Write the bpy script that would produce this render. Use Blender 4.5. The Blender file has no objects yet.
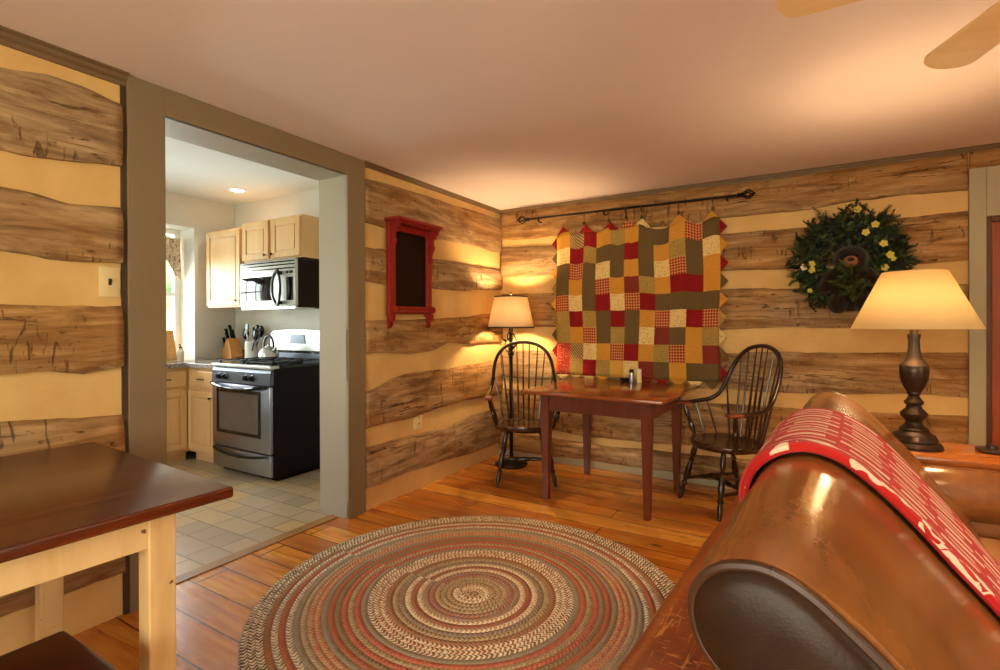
import bpy, bmesh, math, random
from mathutils import Vector, Matrix, Euler
from mathutils import noise as mnoise
random.seed(11)
SC = bpy.context.scene
COL = SC.collection
PI = math.pi
R = math.radians

# ------------------------------------------------------------------ mesh helper
class MB:
    def __init__(s):
        s.bm = bmesh.new(); s.uv = None
    def _mi(s, fs, mi):
        for f in fs: f.material_index = mi
    def box(s, x0, x1, y0, y1, z0, z1, mi=0, bev=0, M=None, seg=2):
        r = bmesh.ops.create_cube(s.bm, size=1)
        vs = r['verts']
        bmesh.ops.scale(s.bm, vec=(x1-x0, y1-y0, z1-z0), verts=vs)
        bmesh.ops.translate(s.bm, vec=((x0+x1)/2, (y0+y1)/2, (z0+z1)/2), verts=vs)
        if bev:
            es = list({e for v in vs for e in v.link_edges})
            rr = bmesh.ops.bevel(s.bm, geom=es, offset=bev, segments=seg, affect='EDGES', profile=.5)
            fs = rr['faces']; vs = list({v for f in fs for v in f.verts})
            vs = s._island(vs[0])
        s._mi({f for v in vs for f in v.link_faces}, mi)
        if M is not None: bmesh.ops.transform(s.bm, matrix=M, verts=vs)
        return vs
    def _island(s, v):
        seen = {v}; st = [v]
        while st:
            a = st.pop()
            for e in a.link_edges:
                b = e.other_vert(a)
                if b not in seen: seen.add(b); st.append(b)
        return list(seen)
    def rings(s, rings, mi=0, cap=True, closed=True):
        """loft between vertex rings (lists of points)"""
        V = [[s.bm.verts.new(p) for p in r] for r in rings]
        n = len(rings[0]); fs = []
        for a, b in zip(V, V[1:]):
            for i in range(n if closed else n-1):
                j = (i+1) % n
                try: fs.append(s.bm.faces.new((a[i], a[j], b[j], b[i])))
                except ValueError: pass
        if cap and closed:
            fs.append(s.bm.faces.new(list(reversed(V[0])))); fs.append(s.bm.faces.new(V[-1]))
        s._mi(fs, mi)
        return V
    def tube(s, pts, r, n=8, mi=0, cap=True, flat=1.0, up=None):
        pts = [Vector(p) for p in pts]
        rs = r if isinstance(r, (list, tuple)) else [r]*len(pts)
        rings = []; prev = None
        for i, p in enumerate(pts):
            t = (pts[min(i+1, len(pts)-1)] - pts[max(i-1, 0)]).normalized()
            if prev is None:
                a = Vector(up) if up else (Vector((0, 0, 1)) if abs(t.z) < .9 else Vector((1, 0, 0)))
            else: a = prev
            b = t.cross(a).normalized(); a = b.cross(t).normalized(); prev = a
            rings.append([p + (a*math.cos(2*PI*k/n)*flat + b*math.sin(2*PI*k/n))*rs[i] for k in range(n)])
        s.rings(rings, mi, cap)
    def lathe(s, prof, n=24, c=(0, 0, 0), mi=0, cap=True, M=None):
        rings = [[Vector((c[0]+r*math.cos(2*PI*k/n), c[1]+r*math.sin(2*PI*k/n), c[2]+z)) for k in range(n)] for r, z in prof]
        if M is not None: rings = [[M @ p for p in q] for q in rings]
        s.rings(rings, mi, cap)
    def turned(s, p0, p1, prof, n=10, mi=0):
        """lathe along a slanted axis; prof=[(t,r)]"""
        p0 = Vector(p0); p1 = Vector(p1); d = p1-p0
        q = d.to_track_quat('Z', 'Y').to_matrix().to_4x4(); q.translation = p0
        s.lathe([(r, t*d.length) for t, r in prof], n, mi=mi, M=q)
    def prism(s, poly, fn, d0, d1, mi=0):
        """extrude 2D polygon; fn(u,v,d)->point"""
        s.rings([[Vector(fn(u, v, d)) for u, v in poly] for d in (d0, d1)], mi)
    def sphere(s, c, r, mi=0, sc=(1, 1, 1), u=12, v=8, M=None):
        rr = bmesh.ops.create_uvsphere(s.bm, u_segments=u, v_segments=v, radius=r)
        vs = rr['verts']
        bmesh.ops.scale(s.bm, vec=sc, verts=vs)
        if M is not None: bmesh.ops.transform(s.bm, matrix=M, verts=vs)
        bmesh.ops.translate(s.bm, vec=c, verts=vs)
        s._mi({f for w in vs for f in w.link_faces}, mi)
    def quad(s, pts, mi=0):
        f = s.bm.faces.new([s.bm.verts.new(p) for p in pts]); f.material_index = mi; return f
    def taper(s, c0, w0, c1, w1, mi=0, bev=0):
        """square bar from centre c0 (half width w0) to c1 (half width w1)"""
        def rg(c, w): return [Vector((c[0]+a*w, c[1]+b*w, c[2])) for a, b in ((-1, -1), (1, -1), (1, 1), (-1, 1))]
        V = s.rings([rg(c0, w0), rg(c1, w1)], mi)
        if bev:
            vs = [v for r_ in V for v in r_]
            bmesh.ops.bevel(s.bm, geom=list({e for v in vs for e in v.link_edges}), offset=bev, segments=1, affect='EDGES')
    def build(s, name, mats, parent=None, smooth=True, ang=35, loc=None, recalc=True, **props):
        if recalc: bmesh.ops.recalc_face_normals(s.bm, faces=s.bm.faces[:])
        me = bpy.data.meshes.new(name)
        s.bm.to_mesh(me); s.bm.free()
        for m in (mats if isinstance(mats, (list, tuple)) else [mats]): me.materials.append(m)
        if smooth:
            me.polygons.foreach_set('use_smooth', [True]*len(me.polygons))
            try: me.set_sharp_from_angle(angle=R(ang))
            except Exception: pass
        o = bpy.data.objects.new(name, me); COL.objects.link(o)
        if parent: o.parent = parent
        if loc: o.location = loc
        for k, v in props.items(): o[k] = v
        return o

def empty(name, loc, rz=0, label=None, cat=None, group=None):
    o = bpy.data.objects.new(name, None); COL.objects.link(o)
    o.location = loc; o.rotation_euler = (0, 0, rz); o.empty_display_size = .1
    tag(o, label, cat, group); return o
def tag(o, label=None, cat=None, group=None):
    if label: o['label'] = label
    if cat: o['category'] = cat
    if group: o['group'] = group
    return o
def struct(o):
    o['kind'] = 'structure'; return o
def copy_tree(o, parent=None):
    c = o.copy(); COL.objects.link(c)
    if parent: c.parent = parent
    for ch in list(o.children): copy_tree(ch, c)
    return c

# ------------------------------------------------------------------ materials
def srgb(r, g, b):
    f = lambda c: (c/255/12.92) if c/255 <= .04045 else ((c/255+.055)/1.055)**2.4
    return (f(r), f(g), f(b), 1)
class NT:
    def __init__(s, name):
        s.m = bpy.data.materials.new(name); s.m.use_nodes = True
        s.t = s.m.node_tree; s.t.nodes.clear()
        s.out = s.t.nodes.new('ShaderNodeOutputMaterial')
    def n(s, typ, ins=None, **at):
        nd = s.t.nodes.new('ShaderNode'+typ)
        for k, v in at.items(): setattr(nd, k, v)
        for k, v in (ins or {}).items():
            sk = nd.inputs[k]
            if isinstance(v, bpy.types.NodeSocket): s.t.links.new(v, sk)
            elif isinstance(v, bpy.types.Node): s.t.links.new(v.outputs[0], sk)
            else: sk.default_value = v
        return nd
    def math(s, op, a, b=0.0, c=0.0):
        return s.n('Math', {0: a, 1: b, 2: c}, operation=op).outputs[0]
    def ramp(s, fac, stops, interp='LINEAR'):
        nd = s.n('ValToRGB', {'Fac': fac}); cr = nd.color_ramp; cr.interpolation = interp
        while len(cr.elements) < len(stops): cr.elements.new(.5)
        for e, (p, c) in zip(cr.elements, stops):
            e.position = p; e.color = c if len(c) == 4 else (*c, 1)
        return nd.outputs[0]
    def mix(s, f, a, b, mode='MIX'):
        nd = s.n('Mix', data_type='RGBA', blend_type=mode)
        for k, v in ((0, f), (6, a), (7, b)):
            sk = nd.inputs[k]
            if isinstance(v, bpy.types.NodeSocket): s.t.links.new(v, sk)
            else: sk.default_value = v
        return nd.outputs[2]
    def coord(s, which='Object', scale=(1, 1, 1), loc=(0, 0, 0), rot=(0, 0, 0)):
        tc = s.n('TexCoord')
        return s.n('Mapping', {'Vector': tc.outputs[which], 'Scale': scale, 'Location': loc, 'Rotation': rot}).outputs[0]
    def noise(s, vec, scale=5, detail=4, rough=.55, dist=0):
        return s.n('TexNoise', {'Vector': vec, 'Scale': scale, 'Detail': detail, 'Roughness': rough, 'Distortion': dist}).outputs[0]
    def bump(s, h, strength=.3, dist=.01, normal=None):
        ins = {'Height': h, 'Strength': strength, 'Distance': dist}
        if normal: ins['Normal'] = normal
        return s.n('Bump', ins).outputs[0]
    def principled(s, col, rough=.5, metal=0, normal=None, **kw):
        ins = {'Base Color': col, 'Roughness': rough, 'Metallic': metal}
        if normal: ins['Normal'] = normal
        ins.update(kw)
        p = s.n('BsdfPrincipled', ins)
        s.t.links.new(p.outputs[0], s.out.inputs[0]); return s.m

def plain(name, col, rough=.5, metal=0, var=.08, scale=8, bump=0, **kw):
    t = NT(name); v = t.coord()
    nz = t.noise(v, scale, 5)
    c2 = tuple(max(0, c*(1-var*2)) for c in col[:3])+(1,)
    c = t.mix(nz, c2, tuple(min(1, x*(1+var)) for x in col[:3])+(1,))
    nm = t.bump(t.noise(v, scale*12, 3), bump, .003) if bump else None
    return t.principled(c, rough, metal, nm, **kw)

def wood(name, dark, light, axis='X', rough=.4, scale=1.0, contrast=1.0, bump=.15, wear=None, coat=0, planks=None):
    t = NT(name)
    k = {'X': (1, 12, 12), 'Y': (12, 1, 12), 'Z': (12, 12, 1)}[axis]
    v = t.coord('Object', tuple(c*scale for c in k))
    n1 = t.noise(v, 2.2, 8, .6, .6)
    n2 = t.noise(v, 9, 4, .6)
    f = t.math('ADD', t.math('MULTIPLY', n1, .7), t.math('MULTIPLY', n2, .3))
    w = .22/contrast
    c = t.ramp(f, [(.5-w, dark), (.5+w, light)])
    if planks:
        ax, wd = planks
        sp = t.n('SeparateXYZ', {0: t.n('TexCoord').outputs['Object']})
        q = t.math('DIVIDE', sp.outputs['XYZ'.index(ax)], wd)
        hs = t.n('TexWhiteNoise', {'W': t.math('FLOOR', q)}, noise_dimensions='1D').outputs[0]
        c = t.mix(t.math('MULTIPLY', hs, .35), c, dark)
        seam = t.math('LESS_THAN', t.math('FRACT', q), .012)
        c = t.mix(seam, c, tuple(x*.25 for x in dark[:3])+(1,))
    if wear:
        vw = t.coord('Object', (1, 1, 1))
        nw = t.noise(vw, 7, 6, .65)
        c = t.mix(t.ramp(nw, [(.58, (0, 0, 0, 1)), (.70, (1, 1, 1, 1))]), c, wear)
    return t.principled(c, rough, 0, t.bump(f, bump, .004), **({'Coat Weight': coat, 'Coat Roughness': .15} if coat else {}))

def log_material(name, axis):
    t = NT(name)
    g = {'X': 0, 'Y': 1}[axis]
    def sc(along, cross):
        v = [cross]*3; v[g] = along; return tuple(v)
    base = t.coord('Object', sc(1.0, 9))
    n1 = t.noise(base, 2.5, 9, .62, .5)
    big = t.noise(t.coord('Object', sc(.8, 2.0), (3.1, 1.7, 2.2)), 1.3, 3)
    rnd = t.n('ObjectInfo').outputs['Random']
    warm = t.ramp(n1, [(.28, srgb(104, 72, 40)), (.43, srgb(150, 108, 62)), (.58, srgb(178, 136, 84)), (.75, srgb(206, 168, 112))])
    grey = t.ramp(n1, [(.28, srgb(106, 84, 60)), (.45, srgb(150, 122, 88)), (.72, srgb(200, 172, 132))])
    f = t.ramp(t.math('ADD', big, t.math('MULTIPLY', t.math('SUBTRACT', rnd, .5), .35)), [(.38, (0, 0, 0, 1)), (.62, (1, 1, 1, 1))])
    c = t.mix(f, warm, grey)
    # long drying cracks that run with the grain
    cr = t.noise(t.coord('Object', sc(.35, 5.5), (7, 2, 5)), 1.6, 5, .55, .4)
    crack = t.ramp(t.math('ABSOLUTE', t.math('SUBTRACT', cr, .5)), [(.0, (.9, .9, .9, 1)), (.006, (0, 0, 0, 1))])
    patch = t.ramp(t.noise(t.coord('Object', sc(.8, 1.5), (1, 4, 9)), 1.4, 2), [(.50, (0, 0, 0, 1)), (.58, (1, 1, 1, 1))])
    crack = t.math('MULTIPLY', crack, patch)
    # adze cuts across the grain
    ad = t.noise(t.coord('Object', sc(22, 5.0), (2, 8, 3)), 1.0, 3, .55, 1.5)
    adze = t.ramp(ad, [(.60, (0, 0, 0, 1)), (.66, (1, 1, 1, 1))])
    p2 = t.ramp(t.noise(t.coord('Object', sc(1.2, 3), (5, 5, 1)), 1.5, 2), [(.47, (0, 0, 0, 1)), (.54, (1, 1, 1, 1))])
    adze = t.math('MULTIPLY', adze, p2)
    pit = t.ramp(t.noise(t.coord('Object', sc(9, 24), (4, 1, 1)), 1.6, 3, .6), [(.66, (0, 0, 0, 1)), (.74, (.75, .75, .75, 1))])
    d = t.math('MAXIMUM', t.math('MAXIMUM', crack, t.math('MULTIPLY', adze, .62)), pit)
    c = t.mix(d, c, srgb(48, 30, 16))
    st_ = t.ramp(t.noise(t.coord('Object', sc(2.2, 5.5), (6, 3, 8)), 1.6, 5, .65), [(.52, (0, 0, 0, 1)), (.68, (.65, .65, .65, 1))])
    c = t.mix(st_, c, srgb(112, 74, 40))
    sm = t.ramp(t.noise(t.coord('Object', sc(1.5, 4), (9, 9, 2)), 2.0, 6, .7), [(.60, (0, 0, 0, 1)), (.72, (.5, .5, .5, 1))])
    c = t.mix(sm, c, srgb(222, 196, 148))
    h = t.math('SUBTRACT', t.math('MULTIPLY', n1, .6), t.math('MULTIPLY', d, 1.0))
    return t.principled(c, .8, 0, t.bump(h, .7, .012), **{'Specular IOR Level': .2})

M = {}
M['log_y'] = log_material('hewn_log_along_y', 'Y')
M['log_x'] = log_material('hewn_log_along_x', 'X')
M['log_end'] = plain('log_end_brown', srgb(120, 88, 54), .85, var=.25, scale=20)  # mottled brown wood tone for log ends
def chink():
    t = NT('chinking_plaster'); v = t.coord()
    a = t.noise(v, 3, 5, .6); b = t.noise(v, 30, 4)
    c = t.ramp(a, [(.3, srgb(212, 172, 104)), (.7, srgb(232, 196, 130))])
    return t.principled(c, .85, 0, t.bump(b, .25, .004))
M['chink'] = chink()
M['ceil'] = plain('ceiling_paint', srgb(236, 224, 222), .85, var=.02, scale=2)
M['kwall'] = plain('kitchen_wall_paint', srgb(216, 210, 198), .7, var=.02)
M['kceil'] = plain('kitchen_ceiling_paint', srgb(224, 224, 220), .8, var=.01)
M['taupe'] = plain('taupe_painted_trim', srgb(134, 116, 88), .5, var=.05, scale=3)
M['jamb'] = plain('trim_paint_daylit', srgb(172, 164, 146), .5, var=.04, scale=3)  # casing paint again, with kitchen daylight put into its paler, greyer colour
M['trimlt'] = plain('sage_painted_board', srgb(176, 166, 134), .5, var=.06, scale=3)
M['moulding'] = plain('brown_grey_moulding_paint', srgb(116, 92, 62), .55, var=.06)
M['white'] = plain('white_paint', srgb(240, 238, 230), .45, var=.01)
M['ivory'] = plain('ivory_plastic', srgb(232, 212, 160), .35, var=.02)
M['slot'] = plain('dark_slot', srgb(60, 45, 30), .6)

def floor_mat():
    t = NT('pine_plank_floor')
    v = t.coord('Object', (1, 1, 1), (0, .06, 0))
    br = t.n('TexBrick', {'Vector': v, 'Color1': (0, 0, 0, 1), 'Color2': (1, 1, 1, 1), 'Mortar': (.5, .5, .5, 1), 'Scale': 1, 'Mortar Size': .0035, 'Mortar Smooth': .1, 'Bias': 0, 'Brick Width': 2.3, 'Row Height': .165}, offset=.37, offset_frequency=2, squash=1)
    tone = br.outputs['Color']; seam = br.outputs['Fac']
    row = t.math('FLOOR', t.math('DIVIDE', t.n('SeparateXYZ', {0: v}).outputs[1], .165))
    off = t.n('CombineXYZ', {0: t.math('MULTIPLY', row, 3.7), 1: t.math('MULTIPLY', row, 1.3), 2: 0.0})
    vv = t.n('VectorMath', {0: v, 1: off}, operation='ADD')
    gv = t.n('Mapping', {'Vector': vv.outputs[0], 'Scale': (1.1, 13, 1)})
    n1 = t.noise(gv.outputs[0], 1.6, 8, .6, 1.1)
    n2 = t.noise(t.n('Mapping', {'Vector': vv.outputs[0], 'Scale': (.7, 3.5, 1)}).outputs[0], 1.5, 3, .5, .5)
    c = t.ramp(n1, [(.26, srgb(164, 92, 30)), (.41, srgb(222, 144, 50)), (.56, srgb(238, 172, 72)), (.72, srgb(246, 200, 108))])
    c = t.mix(t.ramp(n2, [(.44, (0, 0, 0, 1)), (.74, (.8, .8, .8, 1))]), c, srgb(146, 76, 28))
    dk = t.mix(1.0, c, srgb(216, 186, 156), 'MULTIPLY')
    c = t.mix(tone, c, dk)
    kn = t.n('TexVoronoi', {'Vector': t.n('Mapping', {'Vector': vv.outputs[0], 'Scale': (1.6, 3.2, 1)}).outputs[0], 'Scale': 1.2}).outputs[0]
    c = t.mix(t.ramp(kn, [(.03, (1, 1, 1, 1)), (.10, (0, 0, 0, 1))]), c, srgb(84, 42, 16))
    c = t.mix(seam, c, srgb(48, 26, 12))
    hb = t.math('SUBTRACT', t.math('MULTIPLY', n1, .15), seam)
    rg = t.ramp(n2, [(.3, (.22, .22, .22, 1)), (.7, (.36, .36, .36, 1))])
    return t.principled(c, rg, 0, t.bump(hb, .35, .004), **{'Coat Weight': .25, 'Coat Roughness': .2})
M['floor'] = floor_mat()
def tile_mat():
    t = NT('stone_look_tile_floor')
    v = t.coord('Object', (1, 1, 1), (.04, .02, 0))
    br = t.n('TexBrick', {'Vector': v, 'Color1': (0, 0, 0, 1), 'Color2': (1, 1, 1, 1), 'Mortar': (.5, .5, .5, 1), 'Scale': 1, 'Mortar Size': .005, 'Mortar Smooth': .3, 'Bias': -.1, 'Brick Width': .30, 'Row Height': .16}, offset=.5, offset_frequency=2, squash=.55, squash_frequency=2)
    n = t.noise(t.coord('Object'), 9, 6, .6)
    c = t.ramp(br.outputs['Color'], [(.0, srgb(170, 150, 122)), (.5, srgb(188, 166, 134)), (.75, srgb(200, 172, 128)), (.95, srgb(212, 172, 110))], 'LINEAR')
    c = t.mix(t.math('MULTIPLY', n, .5), c, srgb(160, 138, 110))
    c = t.mix(br.outputs['Fac'], c, srgb(126, 108, 84))
    return t.principled(c, .28, 0, t.bump(t.math('SUBTRACT', 1.0, br.outputs['Fac']), .3, .003))
M['tile'] = tile_mat()
M['threshold'] = wood('threshold_wood', srgb(120, 84, 46), srgb(186, 140, 82), 'Y', .35)
M['dark_table'] = wood('dark_table_top_wood', srgb(42, 16, 8), srgb(116, 52, 20), 'Y', .27, 1, 1.2, .08, coat=.15, planks=('X', .26))
M['dark_bench'] = wood('dark_bench_wood', srgb(38, 14, 10), srgb(92, 36, 20), 'Y', .3, 1, 1, .08, coat=.2)
M['cream'] = wood('cream_distressed_paint', srgb(214, 182, 126), srgb(236, 210, 158), 'Z', .55, .6, .8, .1, wear=None)
def cream_mat():
    t = NT('worn_cream_paint'); v = t.coord()
    g = t.noise(t.coord('Object', (9, 9, 1.2)), 2, 6)
    c = t.ramp(g, [(.3, srgb(206, 168, 106)), (.65, srgb(230, 198, 140))])
    chip = t.ramp(t.noise(v, 26, 3, .5), [(.70, (0, 0, 0, 1)), (.73, (1, 1, 1, 1))])
    c = t.mix(chip, c, srgb(110, 72, 40))
    return t.principled(c, .5, 0, t.bump(g, .2, .003))
M['cream'] = cream_mat()
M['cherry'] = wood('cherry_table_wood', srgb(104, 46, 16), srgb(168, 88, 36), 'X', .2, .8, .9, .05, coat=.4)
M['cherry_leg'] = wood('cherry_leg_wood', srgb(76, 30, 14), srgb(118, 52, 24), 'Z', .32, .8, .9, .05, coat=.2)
M['windsor'] = wood('black_brown_chair_finish', srgb(20, 11, 7), srgb(48, 27, 16), 'Z', .28, 1, 1, .05, coat=.3)
M['windsor_seat'] = wood('worn_seat_finish', srgb(32, 17, 10), srgb(78, 44, 24), 'Y', .27, .8, 1, .05, coat=.3)
M['windsor_worn'] = wood('worn_armrest_wood', srgb(70, 30, 16), srgb(150, 76, 42), 'Y', .35, 1, 1, .05)
M['maple'] = wood('maple_cabinet_wood', srgb(206, 156, 98), srgb(230, 190, 134), 'Z', .35, .5, .7, .04)
M['steel'] = plain('brushed_steel', srgb(170, 174, 188), .3, 1.0, var=.06, scale=3)
M['steel_lt'] = plain('bright_satin_steel', srgb(206, 208, 204), .36, .8, var=.04, scale=3)
M['blackenamel'] = plain('black_enamel', srgb(18, 11, 9), .5, 0, var=.1, **{'Specular IOR Level': .2})
M['blackgloss'] = plain('black_gloss_glass', srgb(14, 14, 16), .06, 0, var=.05)
M['castiron'] = plain('cast_iron', srgb(20, 20, 22), .6, 0, var=.2)
M['ovenglass'] = plain('oven_window_glass', srgb(96, 84, 76), .1, 0, var=.1)
M['greypanel'] = plain('grey_control_panel', srgb(104, 112, 124), .35, .5, var=.05)
M['brass'] = plain('bronze_metal', srgb(92, 66, 38), .35, .9, var=.2)
def granite():
    t = NT('speckled_grey_counter'); v = t.coord()
    n = t.noise(v, 60, 4, .7); b = t.noise(v, 9, 3)
    c = t.ramp(n, [(.35, srgb(86, 76, 70)), (.5, srgb(150, 140, 134)), (.66, srgb(206, 198, 192))])
    c = t.mix(t.math('MULTIPLY', b, .4), c, srgb(120, 100, 88))
    return t.principled(c, .18)
M['granite'] = granite()
M['red'] = plain('distressed_red_paint', srgb(150, 26, 20), .5, var=.25, scale=24, bump=.2)
M['slate'] = plain('dark_slate_panel', srgb(26, 12, 7), .5, var=.2, scale=4, **{'Specular IOR Level': .15})
M['iron'] = plain('wrought_iron', srgb(26, 21, 20), .45, .6, var=.15)
M['lampbronze'] = plain('oil_rubbed_bronze', srgb(62, 46, 36), .33, .55, var=.3, scale=14)
M['fabtrim'] = plain('dark_shade_trim', srgb(70, 46, 26), .7)
def shade(name, col, tr):
    t = NT(name); v = t.coord()
    w = t.noise(t.coord('Object', (1, 1, 1)), 180, 2)
    c = t.mix(t.math('MULTIPLY', w, .25), col, tuple(x*.85 for x in col[:3])+(1,))
    d = t.n('BsdfDiffuse', {'Color': c}); r = t.n('BsdfTranslucent', {'Color': c})
    mx = t.n('MixShader', {0: tr, 1: d.outputs[0], 2: r.outputs[0]})
    t.t.links.new(mx.outputs[0], t.out.inputs[0]); return t.m
M['shade_r'] = shade('cream_linen_lampshade', srgb(255, 240, 200), .72)
M['shade_l'] = shade('ivory_lampshade', srgb(252, 236, 204), .5)
def leather(name, dark, light, rough, sc=3.0, scratch=0, wrinkle=.5, coat=.3, spec=.5):
    t = NT(name); v = t.coord()
    n = t.noise(t.coord('Object', (1, 1, 1)), sc, 6, .6)
    st = t.noise(t.coord('Object', (9, 2, 9)), 2.5, 4, .6)
    c = t.ramp(t.math('ADD', t.math('MULTIPLY', n, .7), t.math('MULTIPLY', st, .3)), [(.36, dark), (.64, light)])
    gr = t.n('TexVoronoi', {'Vector': v, 'Scale': 260.0}).outputs[0]
    if scratch:
        a = t.noise(t.coord('Object', (60, 7, 30), rot=(0, 0, .5)), 1.5, 3, .5, 1.5)
        b = t.noise(t.coord('Object', (9, 70, 30), rot=(0, 0, .3)), 1.5, 3, .5, 1.5)
        s_ = t.math('MAXIMUM', t.ramp(a, [(.62, (0, 0, 0, 1)), (.66, (1, 1, 1, 1))]), t.ramp(b, [(.63, (0, 0, 0, 1)), (.67, (1, 1, 1, 1))]))
        s_ = t.math('MULTIPLY', s_, t.ramp(t.noise(v, 4, 2), [(.42, (0, 0, 0, 1)), (.6, (.8, .8, .8, 1))]))
        c = t.mix(s_, c, srgb(206, 140, 70))
    wr = t.noise(t.coord('Object', (22, 3, 22)), 2.2, 3, .5, .8)
    h = t.math('ADD', t.math('MULTIPLY', gr, .08), t.math('MULTIPLY', wr, wrinkle))
    return t.principled(c, rough, 0, t.bump(h, .25, .006), **{'Coat Weight': coat, 'Coat Roughness': .16, 'Specular IOR Level': spec})
M['leather'] = leather('cognac_leather', srgb(106, 60, 24), srgb(156, 96, 44), .27, coat=.55)
M['leather_dark'] = leather('dark_brown_leather', srgb(34, 20, 11), srgb(56, 35, 20), .36, wrinkle=.02, coat=0, spec=.2)
M['leather_worn'] = leather('scratched_red_brown_leather', srgb(112, 42, 14), srgb(176, 82, 28), .30, 3, scratch=1)
M['leather_seat'] = leather('tan_seat_leather', srgb(140, 92, 50), srgb(176, 124, 72), .35)
M['piping'] = plain('leather_piping', srgb(66, 40, 22), .4)
M['endtable'] = wood('orange_end_table_wood', srgb(128, 66, 24), srgb(184, 106, 44), 'X', .25, .8, .9, .05, coat=.3)
M['door_red'] = wood('reddish_door_wood', srgb(126, 54, 20), srgb(172, 86, 38), 'Z', .35, .8, .9, .05)
M['door_dark'] = wood('dark_door_frame_wood', srgb(74, 38, 20), srgb(112, 62, 34), 'Z', .4, .8, .9, .05)
M['blade'] = wood('pale_maple_fan_blade', srgb(206, 170, 118), srgb(228, 198, 150), 'X', .35, .6, .6, .02)
M['glassw'] = shade('added_bowl_glass', srgb(255, 244, 226), .6)
M['bulb'] = None
def emit(name, col, st):
    t = NT(name); e = t.n('Emission', {'Color': col, 'Strength': st})
    t.t.links.new(e.outputs[0], t.out.inputs[0]); return t.m
M['bulb'] = emit('glowing_bulb', srgb(255, 214, 150), 6)
M['kbulb'] = emit('glowing_downlight', srgb(255, 246, 226), 9)
def glass():
    t = NT('window_glass')
    tr = t.n('BsdfTransparent', {'Color': (.97, .98, .97, 1)}); gl = t.n('BsdfGlossy', {'Color': (1, 1, 1, 1), 'Roughness': .02})
    fr = t.n('Fresnel', {'IOR': 1.3})
    mx = t.n('MixShader', {0: fr.outputs[0], 1: tr.outputs[0], 2: gl.outputs[0]})
    t.t.links.new(mx.outputs[0], t.out.inputs[0]); return t.m
M['glass'] = glass()

# ------------------------------------------------------------------ room dimensions
ZC, KZ = 2.328, 2.50
XR, YR = 4.95, -6.3             # right and rear walls
TH = .22                        # log wall thickness
KX, KY = -2.65, -1.02           # kitchen far walls
KYR = -4.9                      # kitchen rear wall
OY0, OY1, OZ = -3.0, -1.92, 2.2  # kitchen opening

# floor, tile, ceilings
b = MB(); b.box(-.14, XR, YR, 0, -.10, 0); struct(b.build('floor', M['floor'], smooth=False))
b = MB(); b.box(-3.1, -.14, KYR, KY+.2, -.10, 0); struct(b.build('floor_tile', M['tile'], smooth=False))
b = MB(); b.box(-.14, -.065, OY0+.02, OY1-.02, 0, .006, bev=.002); struct(b.build('trim_threshold', M['threshold'], smooth=False))
b = MB(); b.box(-.1, XR+.1, YR-.1, .1, ZC, ZC+.1); struct(b.build('ceiling', M['ceil'], smooth=False))
b = MB(); b.box(-3.1, -TH, KYR, KY+.1, KZ, KZ+.1); struct(b.build('ceiling_kitchen', M['kceil'], smooth=False))

# ------------------------------------------------------------------ log walls
def interp(ps, x):
    if x <= ps[0][0]: return ps[0][1]
    for (a, za), (c, zc) in zip(ps, ps[1:]):
        if x <= c: return za+(zc-za)*(x-a)/max(1e-6, c-a)
    return ps[-1][1]
def make_log(name, top, bot, a0, a1, axis, parent, mat, seed, proud=.030):
    VS = [0, 0, .03, .12, .30, .52, .75, .92, 1, 1]; PF = [0, .72, .86, .97, 1, 1, .93, .66, .25, 0]
    bm = MB(); rows = 9; n = max(4, int((a1-a0)/.035)); rings = []
    for i in range(n+1):
        a = a0+(a1-a0)*i/n
        zt = interp(top, a)+.010*mnoise.noise((a*3.1, seed*7.3, 0))+.004*mnoise.noise((a*14, seed*3.3, 2))
        zb = interp(bot, a)+0.018*mnoise.noise((a*2.7, seed*5.1, 4))+.005*mnoise.noise((a*15, seed*2.3, 6))
        ring = []
        for j in range(rows+1):
            v = VS[j]; z = zb+(zt-zb)*v
            prof = proud*PF[j]
            d = prof+.006*mnoise.noise((a*1.7, z*6, seed))+.004*mnoise.noise((a*9, z*5, seed+9))
            if j in (0, rows): d = -.02
            ring.append(Vector((d, a, z)) if axis == 'Y' else Vector((a, -d, z)))
        rings.append(ring)
    bm.rings(rings, closed=False, cap=False)
    # closed back so that the log is a solid
    o = bm.build(name, mat, parent, ang=60)
    md = o.modifiers.new('solid', 'SOLIDIFY'); md.thickness = .03; md.offset = -1
    o['kind'] = 'structure'
    return o
LL = {
 'A1': ([(-3.55, 2.193), (-3.41, 2.226), (-3.3, 2.218), (-3.2, 2.195), (-3.15, 2.197)], [(-3.55, 1.893), (-3.41, 1.899), (-3.16, 1.917)]),
 'A2': ([(-3.55, 1.752), (-3.46, 1.749), (-3.36, 1.731), (-3.18, 1.753)], [(-3.56, 1.507), (-3.41, 1.498), (-3.15, 1.517)]),
 'A3': ([(-3.56, 1.326), (-3.38, 1.324), (-3.15, 1.33)], [(-3.56, 1.059), (-3.43, 1.065), (-3.31, 1.049), (-3.25, 1.063), (-3.15, 1.076)]),
 'A4': ([(-3.56, .895), (-3.41, .882), (-3.15, .862)], [(-3.56, .628), (-3.16, .602)]),
 'A5': ([(-3.56, .445), (-3.16, .411)], [(-3.56, .181), (-3.38, .184), (-3.15, .191)]),
}
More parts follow.
